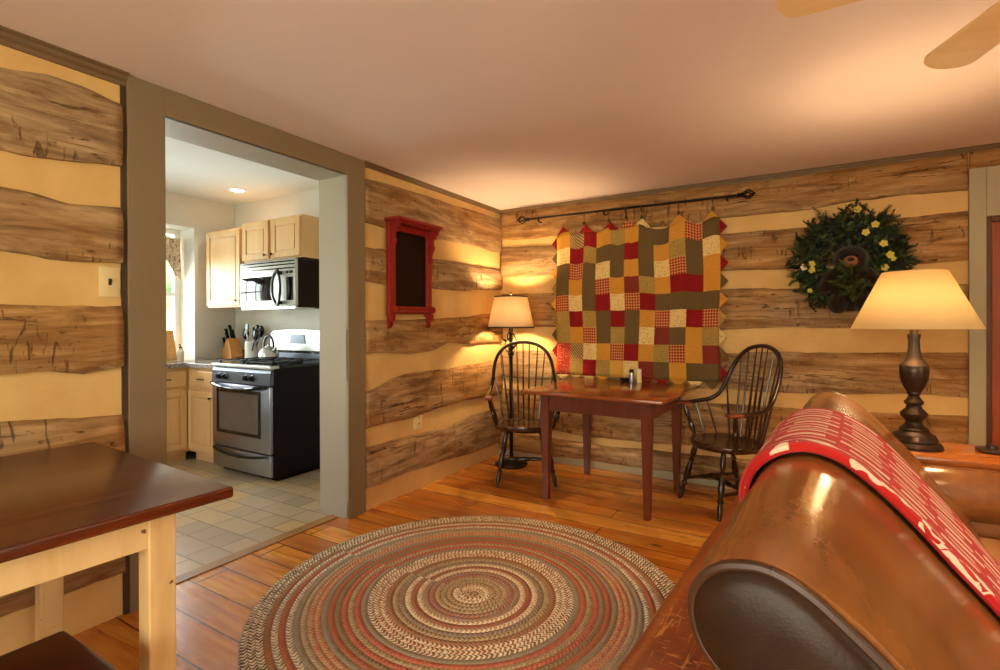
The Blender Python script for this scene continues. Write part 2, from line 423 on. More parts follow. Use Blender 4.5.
LM = {
 'M1': ([(-1.78, 2.215), (-1.51, 2.232), (-1.06, 2.234), (-.41, 2.243), (0, 2.244)], [(-1.79, 1.924), (-1.62, 1.921), (-1.03, 1.921), (-.59, 1.927), (0, 1.931)]),
 'M2': ([(-1.79, 1.758), (-1.6, 1.768), (-1.03, 1.762), (-.59, 1.763), (0, 1.763)], [(-1.79, 1.54), (-1.62, 1.531), (-1.03, 1.531), (-.59, 1.53), (0, 1.571)]),
 'M3': ([(-1.79, 1.269), (-1.03, 1.286), (-.5, 1.316), (0, 1.36)], [(-1.77, 1.043), (-1.34, 1.041), (-1.04, 1.042), (-.85, 1.086), (0, 1.071)]),
 'M4': ([(-1.77, .796), (-1.7, .805), (-1.52, .855), (-1.34, .879), (-.66, .888), (0, .898)], [(-1.77, .549), (-1.31, .561), (-.82, .587), (0, .577)]),
 'M5': ([(-1.75, .422), (-1.34, .422), (-.9, .402), (-.49, .444), (0, .437)], [(-1.74, .156), (-1.41, .153), (-1.01, .146), (-.49, .119), (0, .12)]),
}
LB = {
 'B1': ([(.01, 2.309), (1.35, 2.30), (2.23, 2.30), (3.38, 2.30), (4.9, 2.30)], [(.05, 2.056), (.38, 2.032), (1.35, 2.026), (1.96, 2.043), (2.28, 2.045), (2.69, 2.054), (2.95, 2.07), (3.05, 2.082), (3.14, 2.077), (3.26, 2.074), (3.38, 2.07)]),
 'B2': ([(.05, 1.98), (.53, 1.951), (1.99, 1.929), (2.42, 1.918), (3.03, 1.934), (3.14, 1.929), (3.36, 1.938)], [(.04, 1.694), (1.96, 1.646), (2.42, 1.637), (3.11, 1.628), (3.38, 1.637)]),
 'B3': ([(.04, 1.531), (1.98, 1.507), (2.46, 1.497), (3.38, 1.481)], [(.04, 1.215), (1.98, 1.206), (2.89, 1.208), (3.39, 1.201)]),
 'B4': ([(.04, .995), (2.01, 1.02), (2.39, 1.045), (2.55, 1.035), (2.89, 1.048), (3.39, 1.058)], [(.04, .746), (2.37, .748), (2.52, .751), (2.89, .776), (3.37, .78)]),
 'B5': ([(.04, .631), (1.0, .605), (2.3, .641), (2.49, .635), (3.39, .667)], [(.04, .286), (.63, .273), (.97, .261), (1.32, .263), (3.39, .343)]),
 'B6': ([(.04, .181), (.97, .171), (3.39, .231)], [(.04, .085), (.97, .085), (3.39, .085)]),
}
# left wall: plastered core with the kitchen opening
b = MB()
b.box(-TH, 0, YR, OY0-.02, 0, ZC+.15)
b.box(-TH, 0, OY1+.02, 0, 0, ZC+.15)
b.box(-TH, 0, OY0-.02, OY1+.02, OZ+.02, ZC+.15)
wl = struct(b.build('wall_left', M['chink'], smooth=False))
sd = 1
for k, (t, bo) in LL.items():
    make_log('log', t, bo, YR+.05, -3.172, 'Y', wl, M['log_y'], sd); sd += 1
for k, (t, bo) in LM.items():
    make_log('log', t, bo, -1.765, -.005, 'Y', wl, M['log_y'], sd); sd += 1
# back wall with the wooden door beyond the casing
DX0, DX1, DZ = 3.466, 4.27, 1.893
b = MB()
b.box(-TH, DX0, 0, TH, 0, ZC+.15); b.box(DX1, XR+.1, 0, TH, 0, ZC+.15); b.box(DX0, DX1, 0, TH, DZ, ZC+.15)
wb = struct(b.build('wall_back', M['chink'], smooth=False))
for k, (t, bo) in LB.items():
    if k == 'B1':
        make_log('log', t, bo, .02, 3.382, 'X', wb, M['log_x'], sd)
        make_log('log', t, [(3.3, 2.195), (5, 2.195)], 3.39, XR-.01, 'X', wb, M['log_x'], sd+40)
    else:
        make_log('log', t, bo, .02, 3.382, 'X', wb, M['log_x'], sd)
        make_log('log', [(4, t[-1][1])], [(4, bo[-1][1])], 4.36, XR-.01, 'X', wb, M['log_x'], sd+40)
    sd += 1
# right and rear walls, each with a window
def wall_with_window(name, along, fixed, a0, a1, w0, w1, z0, z1, thick, mat):
    b = MB()
    def bx(p0, p1, q0, q1):
        if along == 'Y': b.box(fixed, fixed+thick, p0, p1, q0, q1)
        else: b.box(p0, p1, fixed, fixed+thick, q0, q1)
    bx(a0, w0, 0, ZC+.15); bx(w1, a1, 0, ZC+.15); bx(w0, w1, 0, z0); bx(w0, w1, z1, ZC+.15)
    return struct(b.build(name, mat, smooth=False))
def window(name, along, pos, w0, w1, z0, z1, mull=2, rows=2, inward=1, frame_mat=None):
    e = struct(empty(name, (0, 0, 0)))
    fm = frame_mat or M['white']
    def bx(b, p0, p1, q0, q1, d0, d1):
        if along == 'Y': b.box(pos+min(d0, d1), pos+max(d0, d1), p0, p1, q0, q1)
        else: b.box(p0, p1, pos+min(d0, d1), pos+max(d0, d1), q0, q1)
    b = MB(); f = .05
    bx(b, w0, w0+f, z0, z1, -.03, .03); bx(b, w1-f, w1, z0, z1, -.03, .03)
    bx(b, w0+f, w1-f, z0, z0+f, -.03, .03); bx(b, w0+f, w1-f, z1-f, z1, -.03, .03)
    for i in range(1, mull):
        p = w0+(w1-w0)*i/mull; bx(b, p-.015, p+.015, z0+f, z1-f, -.02, .02)
    for i in range(1, rows):
        q = z0+(z1-z0)*i/rows; bx(b, w0+f, w1-f, q-.02, q+.02, -.025, .025)
    struct(b.build('window_frame', fm, e, smooth=False))
    b = MB(); bx(b, w0+f, w1-f, z0+f, z1-f, -.003, .003)
    struct(b.build('pane', M['glass'], e, smooth=False))
    return e
wall_with_window('wall_right', 'Y', XR, YR, TH, -4.6, -2.9, .75, 2.05, .15, M['chink'])
window('window_2', 'Y', XR+.08, -4.6, -2.9, .75, 2.05, 2, 2)
wall_with_window('wall_rear', 'X', YR-.15, -TH, XR+.15, 1.0, 3.6, .6, 2.05, .15, M['chink'])
window('window_3', 'X', YR-.08, 1.0, 3.6, .6, 2.05, 3, 2)

# casings, mouldings, baseboard
b = MB()
b.box(0, .024, -3.152, OY0, 0, ZC, bev=.003); b.box(0, .024, OY1, -1.772, 0, ZC, bev=.003)
b.box(0, .024, OY0, OY1, OZ, ZC, bev=.003)
struct(b.build('trim_kitchen_opening', M['taupe'], smooth=False))
b = MB()
b.box(-TH-.03, .020, OY0-.022, OY0, 0, OZ+.02, bev=.002); b.box(-TH-.03, .020, OY1, OY1+.022, 0, OZ+.02, bev=.002)
b.box(-TH-.03, .020, OY0, OY1, OZ, OZ+.022, bev=.002)
struct(b.build('trim_jamb', M['jamb'], smooth=False))
b = MB(); b.box(0, .014, -3.171, -3.152, 0, ZC); struct(b.build('trim_edge', plain('edge_strip_and_gap_dark', srgb(70, 52, 34), .7), smooth=False))  # edge strip, coloured dark to stand for the shaded gap beside it too
def crown(name, pts, axis, a0, a1, mat):
    b = MB()
    fn = (lambda u, v, d: (u, d, ZC+v)) if axis == 'Y' else (lambda u, v, d: (d, -u, ZC+v))
    b.prism(pts, fn, a0, a1); return struct(b.build(name, mat, smooth=False))
CP = [(0, -.052), (.014, -.052), (.016, -.036), (.028, -.028), (.03, -.012), (.044, -.006), (.044, 0), (0, 0)]
crown('trim_crown_left', CP, 'Y', YR, -3.153, M['moulding'])
crown('trim_crown_corner', [(u*.7, v*.6) for u, v in CP], 'Y', -1.77, 0, M['moulding'])
crown('trim_crown_back', [(u*.8, v*.62) for u, v in CP], 'X', 0, XR, M['moulding'])
b = MB(); b.prism([(0, 0), (.018, 0), (.018, .078), (.012, .088), (.006, .093), (0, .093)], lambda u, v, d: (d, -u-.004, v), .0, 3.385)
struct(b.build('baseboard_back', M['trimlt'], smooth=False))
b = MB(); b.box(DX0, DX1, .0, TH, -.10, 0); struct(b.build('trim_door_sill', M['threshold'], smooth=False))
# door casing + door
b = MB(); b.box(3.386, DX0, -.03, 0, 0, 2.193, bev=.003); b.box(DX1, DX1+.08, -.03, 0, 0, 2.193, bev=.003); b.box(DX0, DX1, -.03, 0, DZ, 2.193, bev=.003)
struct(b.build('trim_door_casing', M['trimlt'], smooth=False))
dr = struct(empty('door_1', (DX0, .02, 0)))
w = DX1-DX0
b = MB(); b.box(0, .028, -.03, .05, 0, DZ, bev=.004); b.box(w-.028, w, -.03, .05, 0, DZ, bev=.004); b.box(.028, w-.028, -.03, .05, DZ-.03, DZ, bev=.004); b.box(.028, w-.028, -.02, .10, 0, .012)
struct(b.build('door_frame', M['door_dark'], dr, smooth=False))
b = MB()
for x0, x1, z0, z1 in ((.03, .14, .01, DZ-.032), (w-.14, w-.03, .01, DZ-.032), (.14, w-.14, DZ-.15, DZ-.032), (.14, w-.14, .01, .2), (.14, w-.14, .85, .97)):
    b.box(x0, x1, -.01, .03, z0, z1, bev=.005)
b.box(.14, w-.14, .008, .022, .2, DZ-.15)
struct(b.build('door_leaf', M['door_red'], dr, smooth=False))
b = MB(); b.lathe([(.012, 0), (.012, .03), (.028, .045), (.03, .06), (.018, .07)], 16, M=Matrix.Translation((w-.09, -.01, .93)) @ Matrix.Rotation(PI/2, 4, 'X'))
struct(b.build('door_handle', M['brass'], dr))

# ------------------------------------------------------------------ kitchen shell
WX = -2.95                              # window plane in the recess
WY0, WY1, WZ0, WZ1 = -2.75, -1.44, .90, 2.20
b = MB()
b.box(KX-.35, KX, WY1, KY, 0, KZ); b.box(KX-.35, KX, KYR, WY0, 0, KZ); b.box(KX-.35, KX, WY0, WY1, WZ1, KZ); b.box(KX-.35, KX, WY0, WY1, 0, WZ0-.04)
struct(b.build('wall_kitchen_left', M['kwall'], smooth=False))
b = MB(); b.box(KX-.35, -TH, KY, KY+.12, 0, KZ); struct(b.build('wall_kitchen_back', M['kwall'], smooth=False))
wk = MB()
wk.box(KX-.35, -2.3, KYR-.12, KYR, 0, KZ); wk.box(-.9, -TH, KYR-.12, KYR, 0, KZ); wk.box(-2.3, -.9, KYR-.12, KYR, 0, .85); wk.box(-2.3, -.9, KYR-.12, KYR, 2.15, KZ)
struct(wk.build('wall_kitchen_rear', M['kwall'], smooth=False))
window('window_4', 'X', KYR-.06, -2.3, -.9, .85, 2.15, 2, 2)
window('window_1', 'Y', WX, WY0, WY1, WZ0, WZ1, 3, 2)
# inside face of the log wall towards the kitchen
b = MB(); b.box(-TH-.012, -TH, KYR, OY0-.03, 0, KZ); b.box(-TH-.012, -TH, OY1+.03, KY, 0, KZ); b.box(-TH-.012, -TH, OY0-.03, OY1+.03, OZ+.03, KZ)
struct(b.build('wall_kitchen_right', M['kwall'], smooth=False))

# ------------------------------------------------------------------ kitchen things
def raised_panel(b, x0, x1, z0, z1, y, fr=.055, mi=0):
    """door slab facing -Y with a raised centre panel"""
    b.box(x0, x1, y, y+.014, z0, z1, mi)
    for a0, a1, c0, c1 in ((x0, x0+fr, z0, z1), (x1-fr, x1, z0, z1), (x0+fr, x1-fr, z0, z0+fr), (x0+fr, x1-fr, z1-fr, z1)):
        b.box(a0, a1, y-.008, y, c0, c1, mi, bev=.003)
    b.box(x0+fr+.012, x1-fr-.012, y-.006, y, z0+fr+.012, z1-fr-.012, mi, bev=.005)
def knob(parent, x, y, z, name='knob'):
    b = MB(); b.lathe([(.004, 0), (.004, .012), (.011, .016), (.013, .022), (.008, .028)], 12, M=Matrix.Translation((x, y, z)) @ Matrix.Rotation(PI/2, 4, 'X'))
    return b.build(name, M['brass'], parent)
def cabinet(name, cx, yf, zb, w, d, h, label, cat, group=None, rz=0, toe=0, doors=(), drawers=()):
    """origin: centre of the front edge on its base; local -Y is the front"""
    e = empty(name, (cx, yf, zb), rz, label, cat, group)
    b = MB(); b.box(-w/2, w/2, .0, d, toe, h)
    if toe: b.box(-w/2, w/2, .06, d, 0, toe)
    b.build('body', M['maple'], e, smooth=False)
    for x0, x1, z0, z1, kx, kz in doors:
        b = MB(); raised_panel(b, x0, x1, z0, z1, -.016); dd = b.build('door', M['maple'], e, smooth=False)
        knob(dd, kx, -.024, kz)
    for x0, x1, z0, z1 in drawers:
        b = MB(); b.box(x0, x1, -.018, -.001, z0, z1, bev=.006); dd = b.build('drawer', M['maple'], e, smooth=False)
        b = MB(); xm = (x0+x1)/2; zm = (z0+z1)/2
        b.tube([(xm-.04, -.018, zm), (xm-.035, -.038, zm), (xm+.035, -.038, zm), (xm+.04, -.018, zm)], .005, 8)
        b.build('drawer_handle', M['brass'], dd)
    return e
cabinet('wall_cabinet', -2.235, -1.38, 1.41, .56, .36, .74, 'tall pale maple wall cabinet left of the microwave, single door', 'cabinet', 'maple wall cabinets',
        doors=[(-.27, .27, .015, .725, .235, .06)])
cabinet('wall_cabinet', -1.52, -1.38, 1.815, .82, .36, .36, 'short pale maple wall cabinet with two doors above the microwave', 'cabinet', 'maple wall cabinets',
        doors=[(-.40, -.02, .012, .348, -.05, .045), (.02, .40, .012, .348, .05, .045)])
cabinet('base_cabinet', -2.11, -1.66, 0, .458, .60, .86, 'maple base cabinet with drawer and door just left of the stove', 'cabinet', 'maple base cabinets', toe=.09,
        doors=[(-.205, .215, .12, .655, .17, .60)], drawers=[(-.205, .215, .685, .83)])
cabinet('base_cabinet', -2.34, -2.06, 0, .80, .30, .86, 'maple base cabinet under the kitchen window, beside the table corner', 'cabinet', 'maple base cabinets', rz=PI/2, toe=.09,
        doors=[(-.38, -.01, .12, .655, -.06, .60), (.01, .37, .12, .655, .05, .60)], drawers=[(-.38, -.01, .685, .83), (.01, .37, .685, .83)])
# continuous L-shaped worktop with backsplash
ct = empty('countertop', (-2.5, -1.4, .86), 0, 'speckled grey L-shaped kitchen worktop with a low backsplash', 'countertop')
b = MB()
b.box(-.45+.30, .64, -.30, .375, 0, .04, bev=.004)
b.box(-.44, .195, -1.35, -.30, 0, .04, bev=.004); b.box(-.14, -.15+.05, -.31, .375, 0, .04)
b.build('worktop', M['granite'], ct, smooth=False)
b = MB(); b.box(-.145, .64, .355, .378, .04, .125, bev=.003); b.build('backsplash', M['granite'], ct, smooth=False)

# gas range
rg = empty('gas_range', (-1.45, -1.38, 0), 0, 'stainless steel gas range with black sides below the microwave', 'stove')
X0, X1, YF = -.40, .40, -.315
b = MB(); b.box(X0, X1, YF, .28, .04, .90, bev=.004); b.box(X0+.03, X1-.03, YF+.05, .25, 0, .04); b.build('body', M['blackenamel'], rg, smooth=False)
b = MB(); b.box(X0+.005, X1-.005, YF-.035, YF-.002, .225, .755, bev=.008); dr_ = b.build('oven_door', M['steel'], rg, ang=30)
b = MB()
wx0, wx1, wz0, wz1 = -.29, .25, .37, .685
for a in ((wx0-.028, wx0, wz0-.028, wz1+.028), (wx1, wx1+.028, wz0-.028, wz1+.028), (wx0, wx1, wz0-.028, wz0), (wx0, wx1, wz1, wz1+.028)):
    b.box(a[0], a[1], YF-.041, YF-.034, a[2], a[3])
b.box(wx0, wx1, YF-.038, YF-.034, wz0, wz1, 1)
b.build('oven_window', [M['blackgloss'], M['ovenglass']], dr_, smooth=False)
def bow_handle(b, x0, x1, y, z, sag, out, r):
    n = 16; pts = [(x0, y, z)]
    for i in range(n+1):
        u = i/n; pts.append((x0+.02+(x1-x0-.04)*u, y-out*(1-(2*u-1)**4)*.6-out*.4, z-sag*(1-(2*u-1)**2)))
    pts.append((x1, y, z)); b.tube(pts, r, 10)
b = MB(); bow_handle(b, -.385, .36, YF-.034, .755, .03, .05, .016); b.build('oven_handle', M['blackgloss'], dr_)
b = MB(); b.box(X0+.005, X1-.005, YF-.03, YF-.002, .045, .215, bev=.008); dw = b.build('drawer', M['steel'], rg, ang=30)
b = MB(); bow_handle(b, -.385, .36, YF-.03, .205, .03, .03, .010); b.build('drawer_handle', M['blackgloss'], dw)
b = MB(); b.prism([(0, .765), (0, .86), (.02, .895), (.10, .895), (.10, .765)], lambda u, v, d: (d, YF-.034+u, v), X0+.004, X1-.004, 0); cpn = b.build('control_panel', M['greypanel'], rg, smooth=False)
for kx in (-.27, -.19, .10, .18):
    b = MB(); mm = Matrix.Translation((kx, YF-.034, .815)) @ Matrix.Rotation(PI/2, 4, 'X')
    b.lathe([(.026, 0), (.027, .006), (.021, .010), (.019, .028), (.015, .032)], 16, M=mm); b.box(kx-.005, kx+.005, YF-.072, YF-.034, .80, .832, bev=.002)
    b.build('burner_knob', M['blackgloss'], cpn)
b = MB(); b.box(X0, X1, YF+.05, .20, .895, .918, bev=.004); ck = b.build('cooktop', M['blackgloss'], rg, smooth=False)
b = MB(); b.box(X0, X1, YF-.036, YF+.05, .893, .919, bev=.006); b.build('front_lip', M['steel_lt'], ck, smooth=False)
for gx in (-.19, .19):
    b = MB(); z = .945
    for yy in (-.30, -.19, -.05, .07, .17): b.box(gx-.165, gx+.165, yy-.006, yy+.006, z-.008, z, bev=.003)
    for xx in (-.16, -.06, .06, .16): b.box(gx+xx-.006, gx+xx+.006, -.30, .17, z-.008, z, bev=.003)
    for xx in (-.16, .16):
        for yy in (-.30, .17): b.box(gx+xx-.008, gx+xx+.008, yy-.008, yy+.008, .917, z-.006)
    b.build('grate', M['castiron'], rg, smooth=False)
    for yy in (-.18, .06):
        b = MB(); b.lathe([(.045, 0), (.045, .008), (.03, .010), (.03, .016)], 16, (gx, yy, .917)); b.build('burner', M['castiron'], rg)
b = MB(); b.box(X0, X1, .20, .29, .90, .985, bev=.004); b.build('guard_base', M['greypanel'], rg, smooth=False)
b = MB()
prof = [(X0+.01, .985), (X0+.01, 1.13), (X0+.03, 1.17), (X0+.08, 1.19), (0, 1.20), (X1-.08, 1.19), (X1-.03, 1.17), (X1-.01, 1.13), (X1-.01, .985)]
b.prism(prof, lambda u, v, d: (u, d, v), .205, .28); b.box(X0+.01, X1-.01, .198, .208, .985, 1.01, 1)
bg = b.build('backguard', [M['steel_lt'], M['blackgloss']], rg, ang=30)
b = MB(); b.prism([(-.10, 1.07), (-.085, 1.155), (.10, 1.155), (.115, 1.07)], lambda u, v, d: (u, d, v), .199, .206); b.build('clock_panel', M['greypanel'], bg, smooth=False)

# over-the-range microwave
mw = empty('microwave', (-1.4825, -1.45, 1.39), 0, 'steel microwave with a dark oval handle mounted over the range', 'microwave')
w2 = .3825
b = MB(); b.box(-w2, w2, .02, .43, .0, .405, bev=.003); b.build('body', plain('dark_brown_enamel', srgb(34, 17, 10), .6, **{'Specular IOR Level': .15}), mw, smooth=False)
b = MB(); b.box(-w2, w2, -.012, .02, .015, .405, bev=.006); b.box(-w2+.01, w2-.01, -.002, .2, -.012, .012, 0); b.build('front_panel', M['steel_lt'], mw, ang=30)
b = MB()
for z in (.388, .362, .330): b.box(-w2+.004, w2-.004, -.0135, -.008, z-.005, z+.005)
b.build('vent_grille', M['blackgloss'], mw, smooth=False)
b = MB(); b.box(-.37, .10, -.016, -.008, .06, .27, bev=.004); b.build('door_window', M['blackgloss'], mw, ang=30)
b = MB(); b.box(.272, .36, -.016, -.008, .06, .255, bev=.003); b.box(.272, .30, -.016, -.008, .285, .305); b.box(.312, .355, -.016, -.008, .285, .305)
b.build('keypad', M['blackgloss'], mw, smooth=False)
b = MB()
pts = []
for i in range(33):
    a = 2*PI*i/32; xx = math.sin(a); zz = -math.cos(a)
    pts.append((.212+.055*math.copysign(abs(xx)**1.5, xx), -.05-.02*abs(xx), .165+.145*zz))
b.tube(pts, .012, 8, cap=False)
b.box(.205, .219, -.045, -.008, .275, .305); b.box(.205, .219, -.045, -.008, .025, .055)
b.build('handle', M['blackgloss'], mw)

# things on the counter and stove
kb = empty('knife_block', (-2.44, -1.18, .90), R(-12), 'slanted wooden knife block with black handles on the counter', 'knife block')
b = MB()
b.prism([(-.10, 0), (.10, 0), (.13, .03), (.02, .21), (-.06, .16)], lambda u, v, d: (u, d, v), -.055, .055)
b.box(-.155, -.07, -.05, .05, 0, .105, bev=.006)
b.build('block', wood('oak_knife_block', srgb(178, 112, 52), srgb(222, 160, 92), 'Z', .4), kb, smooth=False)
for i, (u, v, d, l) in enumerate([(-.02, .18, -.03, .11), (-.02, .18, .03, .10), (.01, .195, 0, .13), (-.05, .16, -.02, .09), (-.05, .16, .025, .08), (-.12, .10, -.02, .1), (-.12, .10, .02, .09)]):
    b = MB(); dx, dz = -.55, .835; l *= 1.3
    b.tube([(u, d, v), (u+dx*l*.3, d, v+dz*l*.3), (u+dx*l*.7, d, v+dz*l*.7), (u+dx*l, d, v+dz*l)], [.012, .016, .014, .017], 8, flat=.7); b.build('knife_handle', M['blackgloss'], kb)
cr = empty('utensil_crock', (-2.16, -1.16, .90), 0, 'white ribbed crock holding dark cooking utensils beside the stove', 'crock')
b = MB()
prof = [(.0, 0), (.056, 0)]
for i in range(13): prof.append((.058+(.003 if i % 2 else 0), .01+i*.014))
prof += [(.062, .185), (.055, .185), (.052, .02), (0, .02)]
b.lathe(prof, 24, cap=False); b.build('jar', M['white'], cr)
UT = [(.02, .01, .08, .03, .30, 'spoon'), (-.02, .0, -.09, .02, .27, 'ladle'), (.0, -.02, .02, -.05, .33, 'spatula'), (.02, -.02, .10, -.02, .26, 'spoon'), (-.01, .02, -.03, .05, .29, 'spatula'), (.01, -.01, .05, .04, .31, 'spoon')]
um = [M['blackgloss'], plain('navy_nylon', srgb(30, 44, 84), .4), M['steel']]
for i, (x, y, dx, dy, h, kd) in enumerate(UT):
    dx *= 1.25; h *= .96
    e = empty(kd if kd != 'spoon' else 'cooking_spoon', (-2.16+x, -1.16+y, .925), 0, ['black slotted cooking spoon leaning right in the crock', 'round black ladle leaning left in the white crock', 'steel spatula standing tallest in the white crock', 'navy cooking spoon leaning far right in the crock', 'black spatula at the back of the white crock', 'navy serving spoon in the middle of the crock'][i], 'utensil', 'utensils in the white crock')
    b = MB(); b.tube([(0, 0, 0), (dx*.5, dy*.5, h*.55), (dx*.75, dy*.75, h*.78)], .006, 6); b.build('handle', um[i % 2 if kd != 'spatula' else 2], e)
    b = MB(); c = (dx*.85, dy*.85, h*.88)
    if kd == 'spatula': b.box(c[0]-.03, c[0]+.03, c[1]-.004, c[1]+.004, c[2]-.05, c[2]+.05, bev=.003)
    else: b.sphere(c, .045, sc=(1, .5, 1.3))
    b.build('head', um[(i+1) % 2 if i in (3, 5) else 0], e)
kt = empty('tea_kettle', (-1.60, -1.36, .946), 0, 'small steel tea kettle with black arched handle on the stove', 'kettle')
b = MB(); b.lathe([(.0, 0), (.075, 0), (.085, .015), (.082, .05), (.06, .085), (.03, .10), (.028, .105), (0, .108)], 28); b.sphere((0, 0, .112), .012); b.build('body', M['steel_lt'], kt)
b = MB(); b.tube([(.05, 0, .06), (.09, 0, .075), (.105, 0, .10)], [.022, .014, .010], 10); b.build('spout', M['steel_lt'], kt)
b = MB()
b.tube([(-.062, 0, .08)]+[(-.07*math.cos(PI*i/12), 0, .10+.10*math.sin(PI*i/12)) for i in range(13)]+[(.062, 0, .08)], .011, 10); b.build('handle', M['blackgloss'], kt)
# items at the window
cb = empty('cutting_board', (-2.66, -1.70, .90), 0, 'tan wooden board propped up on the counter by the kitchen window', 'cutting board')
b = MB(); b.box(-.012, .012, -.13, .10, 0, .30, bev=.008, M=Matrix.Rotation(R(-14), 4, 'Y')); b.build('board', wood('board_wood', srgb(190, 130, 70), srgb(222, 170, 104), 'Z', .5), cb, smooth=False)
sb = empty('soap_bottle', (-2.60, -1.60, .90), 0, 'small clear soap bottle on the counter by the kitchen window', 'bottle')
b = MB(); b.lathe([(0, 0), (.026, 0), (.028, .01), (.028, .09), (.012, .11), (.012, .125), (0, .125)], 16); b.build('bottle', plain('pale_soap', srgb(220, 206, 186), .2), sb)
b = MB(); b.lathe([(.014, .12), (.014, .135), (.005, .138), (.005, .16), (0, .16)], 12); b.tube([(0, 0, .158), (.02, -.02, .16), (.03, -.03, .152)], .005, 8); b.build('pump', M['brass'], sb)
# valance at the kitchen window
def valance_mat():
    t = NT('floral_valance_fabric'); v = t.coord()
    n = t.noise(v, 26, 4, .6); n2 = t.noise(t.coord('Object', (1, 1, 1), (3, 3, 3)), 34, 3, .6)
    c = t.ramp(n, [(.42, srgb(214, 196, 166)), (.50, srgb(176, 140, 110)), (.6, srgb(222, 206, 178))])
    c = t.mix(t.ramp(n2, [(.58, (0, 0, 0, 1)), (.63, (1, 1, 1, 1))]), c, srgb(136, 76, 66))
    return t.principled(c, .9)
vm = valance_mat()
va = empty('valance', (-2.90, -2.10, 2.09), 0, 'tan floral swag valance hanging at the kitchen window', 'curtain')
b = MB(); b.tube([(0, -.66, .012), (0, .66, .012)], .010, 8); b.build('rod', M['white'], va)
b = MB(); n = 60; rg_ = []
def vbot(u):   # three swags with pointed tails at both ends
    s = abs(math.sin(u*PI*2)); t_ = max(0, 1-min(u, 1-u)/.10)
    return -.17-.10*s*.6-.24*t_**.8
for i in range(n+1):
    u = i/n; y = -.64+1.28*u; col = []
    for j in range(9):
        v = j/8; z = .02+(vbot(u)-.02)*v
        col.append(Vector((.012+.014*math.sin(u*90)*(.4+.6*v)+.02*v, y, z)))
    rg_.append(col)
b.rings(rg_, closed=False, cap=False)
o = b.build('fabric', vm, va, ang=80); md = o.modifiers.new('s', 'SOLIDIFY'); md.thickness = .004
# recessed light
dl = empty('recessed_downlight', (-2.02, -1.385, KZ), 0, 'round white recessed light in the kitchen ceiling', 'ceiling light')
b = MB(); b.lathe([(.085, 0), (.085, -.006), (.062, -.008), (.058, .0)], 28, cap=False); b.build('trim_ring', M['white'], dl)
b = MB(); b.lathe([(0, -.003), (.06, -.003)], 28, cap=False); b.build('lens', M['kbulb'], dl)

# ------------------------------------------------------------------ rug
def rug_mat():
    t = NT('braided_wool')
    sp = t.n('SeparateXYZ', {0: t.n('TexCoord').outputs['Object']})
    x, y = sp.outputs[0], sp.outputs[1]
    r = t.math('SQRT', t.math('ADD', t.math('MULTIPLY', x, x), t.math('MULTIPLY', y, y)))
    ang = t.math('DIVIDE', t.math('ARCTAN2', y, x), 2*PI)
    W = .0270
    q = t.math('ADD', t.math('DIVIDE', r, W), ang)          # the braid winds outward in a spiral
    k = t.math('FLOOR', q); v = t.math('FRACT', q)
    cream, red, coral, rust = srgb(246, 230, 196), srgb(186, 98, 78), srgb(206, 124, 94), srgb(180, 122, 82)
    grey, olive, brown, tan, dark = srgb(164, 152, 138), srgb(156, 142, 106), srgb(152, 118, 88), srgb(208, 178, 134), srgb(112, 94, 78)
    A = [tan, cream, cream, tan, tan, grey, rust, cream, red, cream, grey, tan, rust, cream, cream, olive, red, olive, coral, olive, red, olive, coral, grey, grey, cream, red, cream, rust, cream, cream]
    B = [brown, rust, tan, brown, olive, red, grey, tan, brown, tan, brown, olive, brown, rust, brown, grey, coral, tan, red, brown, rust, grey, tan, tan, olive, grey, rust, grey, brown, dark, dark]
    def ring(cols):
        return t.ramp(t.math('DIVIDE', t.math('ADD', k, .5), 35.5), [(i/32, c) for i, c in enumerate(cols)], 'CONSTANT')
    ca, cb = ring(A), ring(B)
    nk = t.math('ROUND', t.math('MULTIPLY', t.math('ADD', k, .6), 2*PI*W/.020))
    ph = t.math('ADD', t.math('MULTIPLY', ang, nk), t.math('MULTIPLY', t.math('ABSOLUTE', t.math('SUBTRACT', v, .5)), 1.1))
    fr = t.math('FRACT', ph)
    wn = t.n('TexWhiteNoise', {'Vector': t.n('CombineXYZ', {0: t.math('FLOOR', ph), 1: k, 2: t.math('GREATER_THAN', v, .5)}).outputs[0]}, noise_dimensions='3D').outputs[0]
    sel = t.math('GREATER_THAN', t.math('ADD', fr, t.math('MULTIPLY', t.math('SUBTRACT', wn, .5), .5)), .5)
    c = t.mix(sel, ca, cb)
    edge = t.math('ABSOLUTE', t.math('SUBTRACT', v, .5))
    c = t.mix(t.ramp(edge, [(.40, (0, 0, 0, 1)), (.5, (.4, .4, .4, 1))]), c, srgb(96, 72, 52))
    fuzz = t.noise(t.coord(), 160, 3)
    c = t.mix(t.math('MULTIPLY', fuzz, .2), c, srgb(170, 138, 100))
    h = t.math('SUBTRACT', t.math('SINE', t.math('MULTIPLY', v, PI)), t.math('MULTIPLY', t.math('ABSOLUTE', t.math('SUBTRACT', fr, .5)), .6))
    return t.principled(c, .92, 0, t.bump(h, .8, .010), **{'Specular IOR Level': .1})
b = MB(); prof = [(0, .013)]
for i in range(1, 36): prof += [(.027*i-.0135, .0155), (.027*i, .0125)]
prof += [(.958, .008), (.956, .0)]
b.lathe(prof, 128, cap=False); b.bm.faces.new
rug = b.build('braided_rug', rug_mat(), None, ang=80, loc=(1.22, -2.28, .001))
tag(rug, 'large round braided rug in red, cream, grey and olive rings on the floor', 'rug')

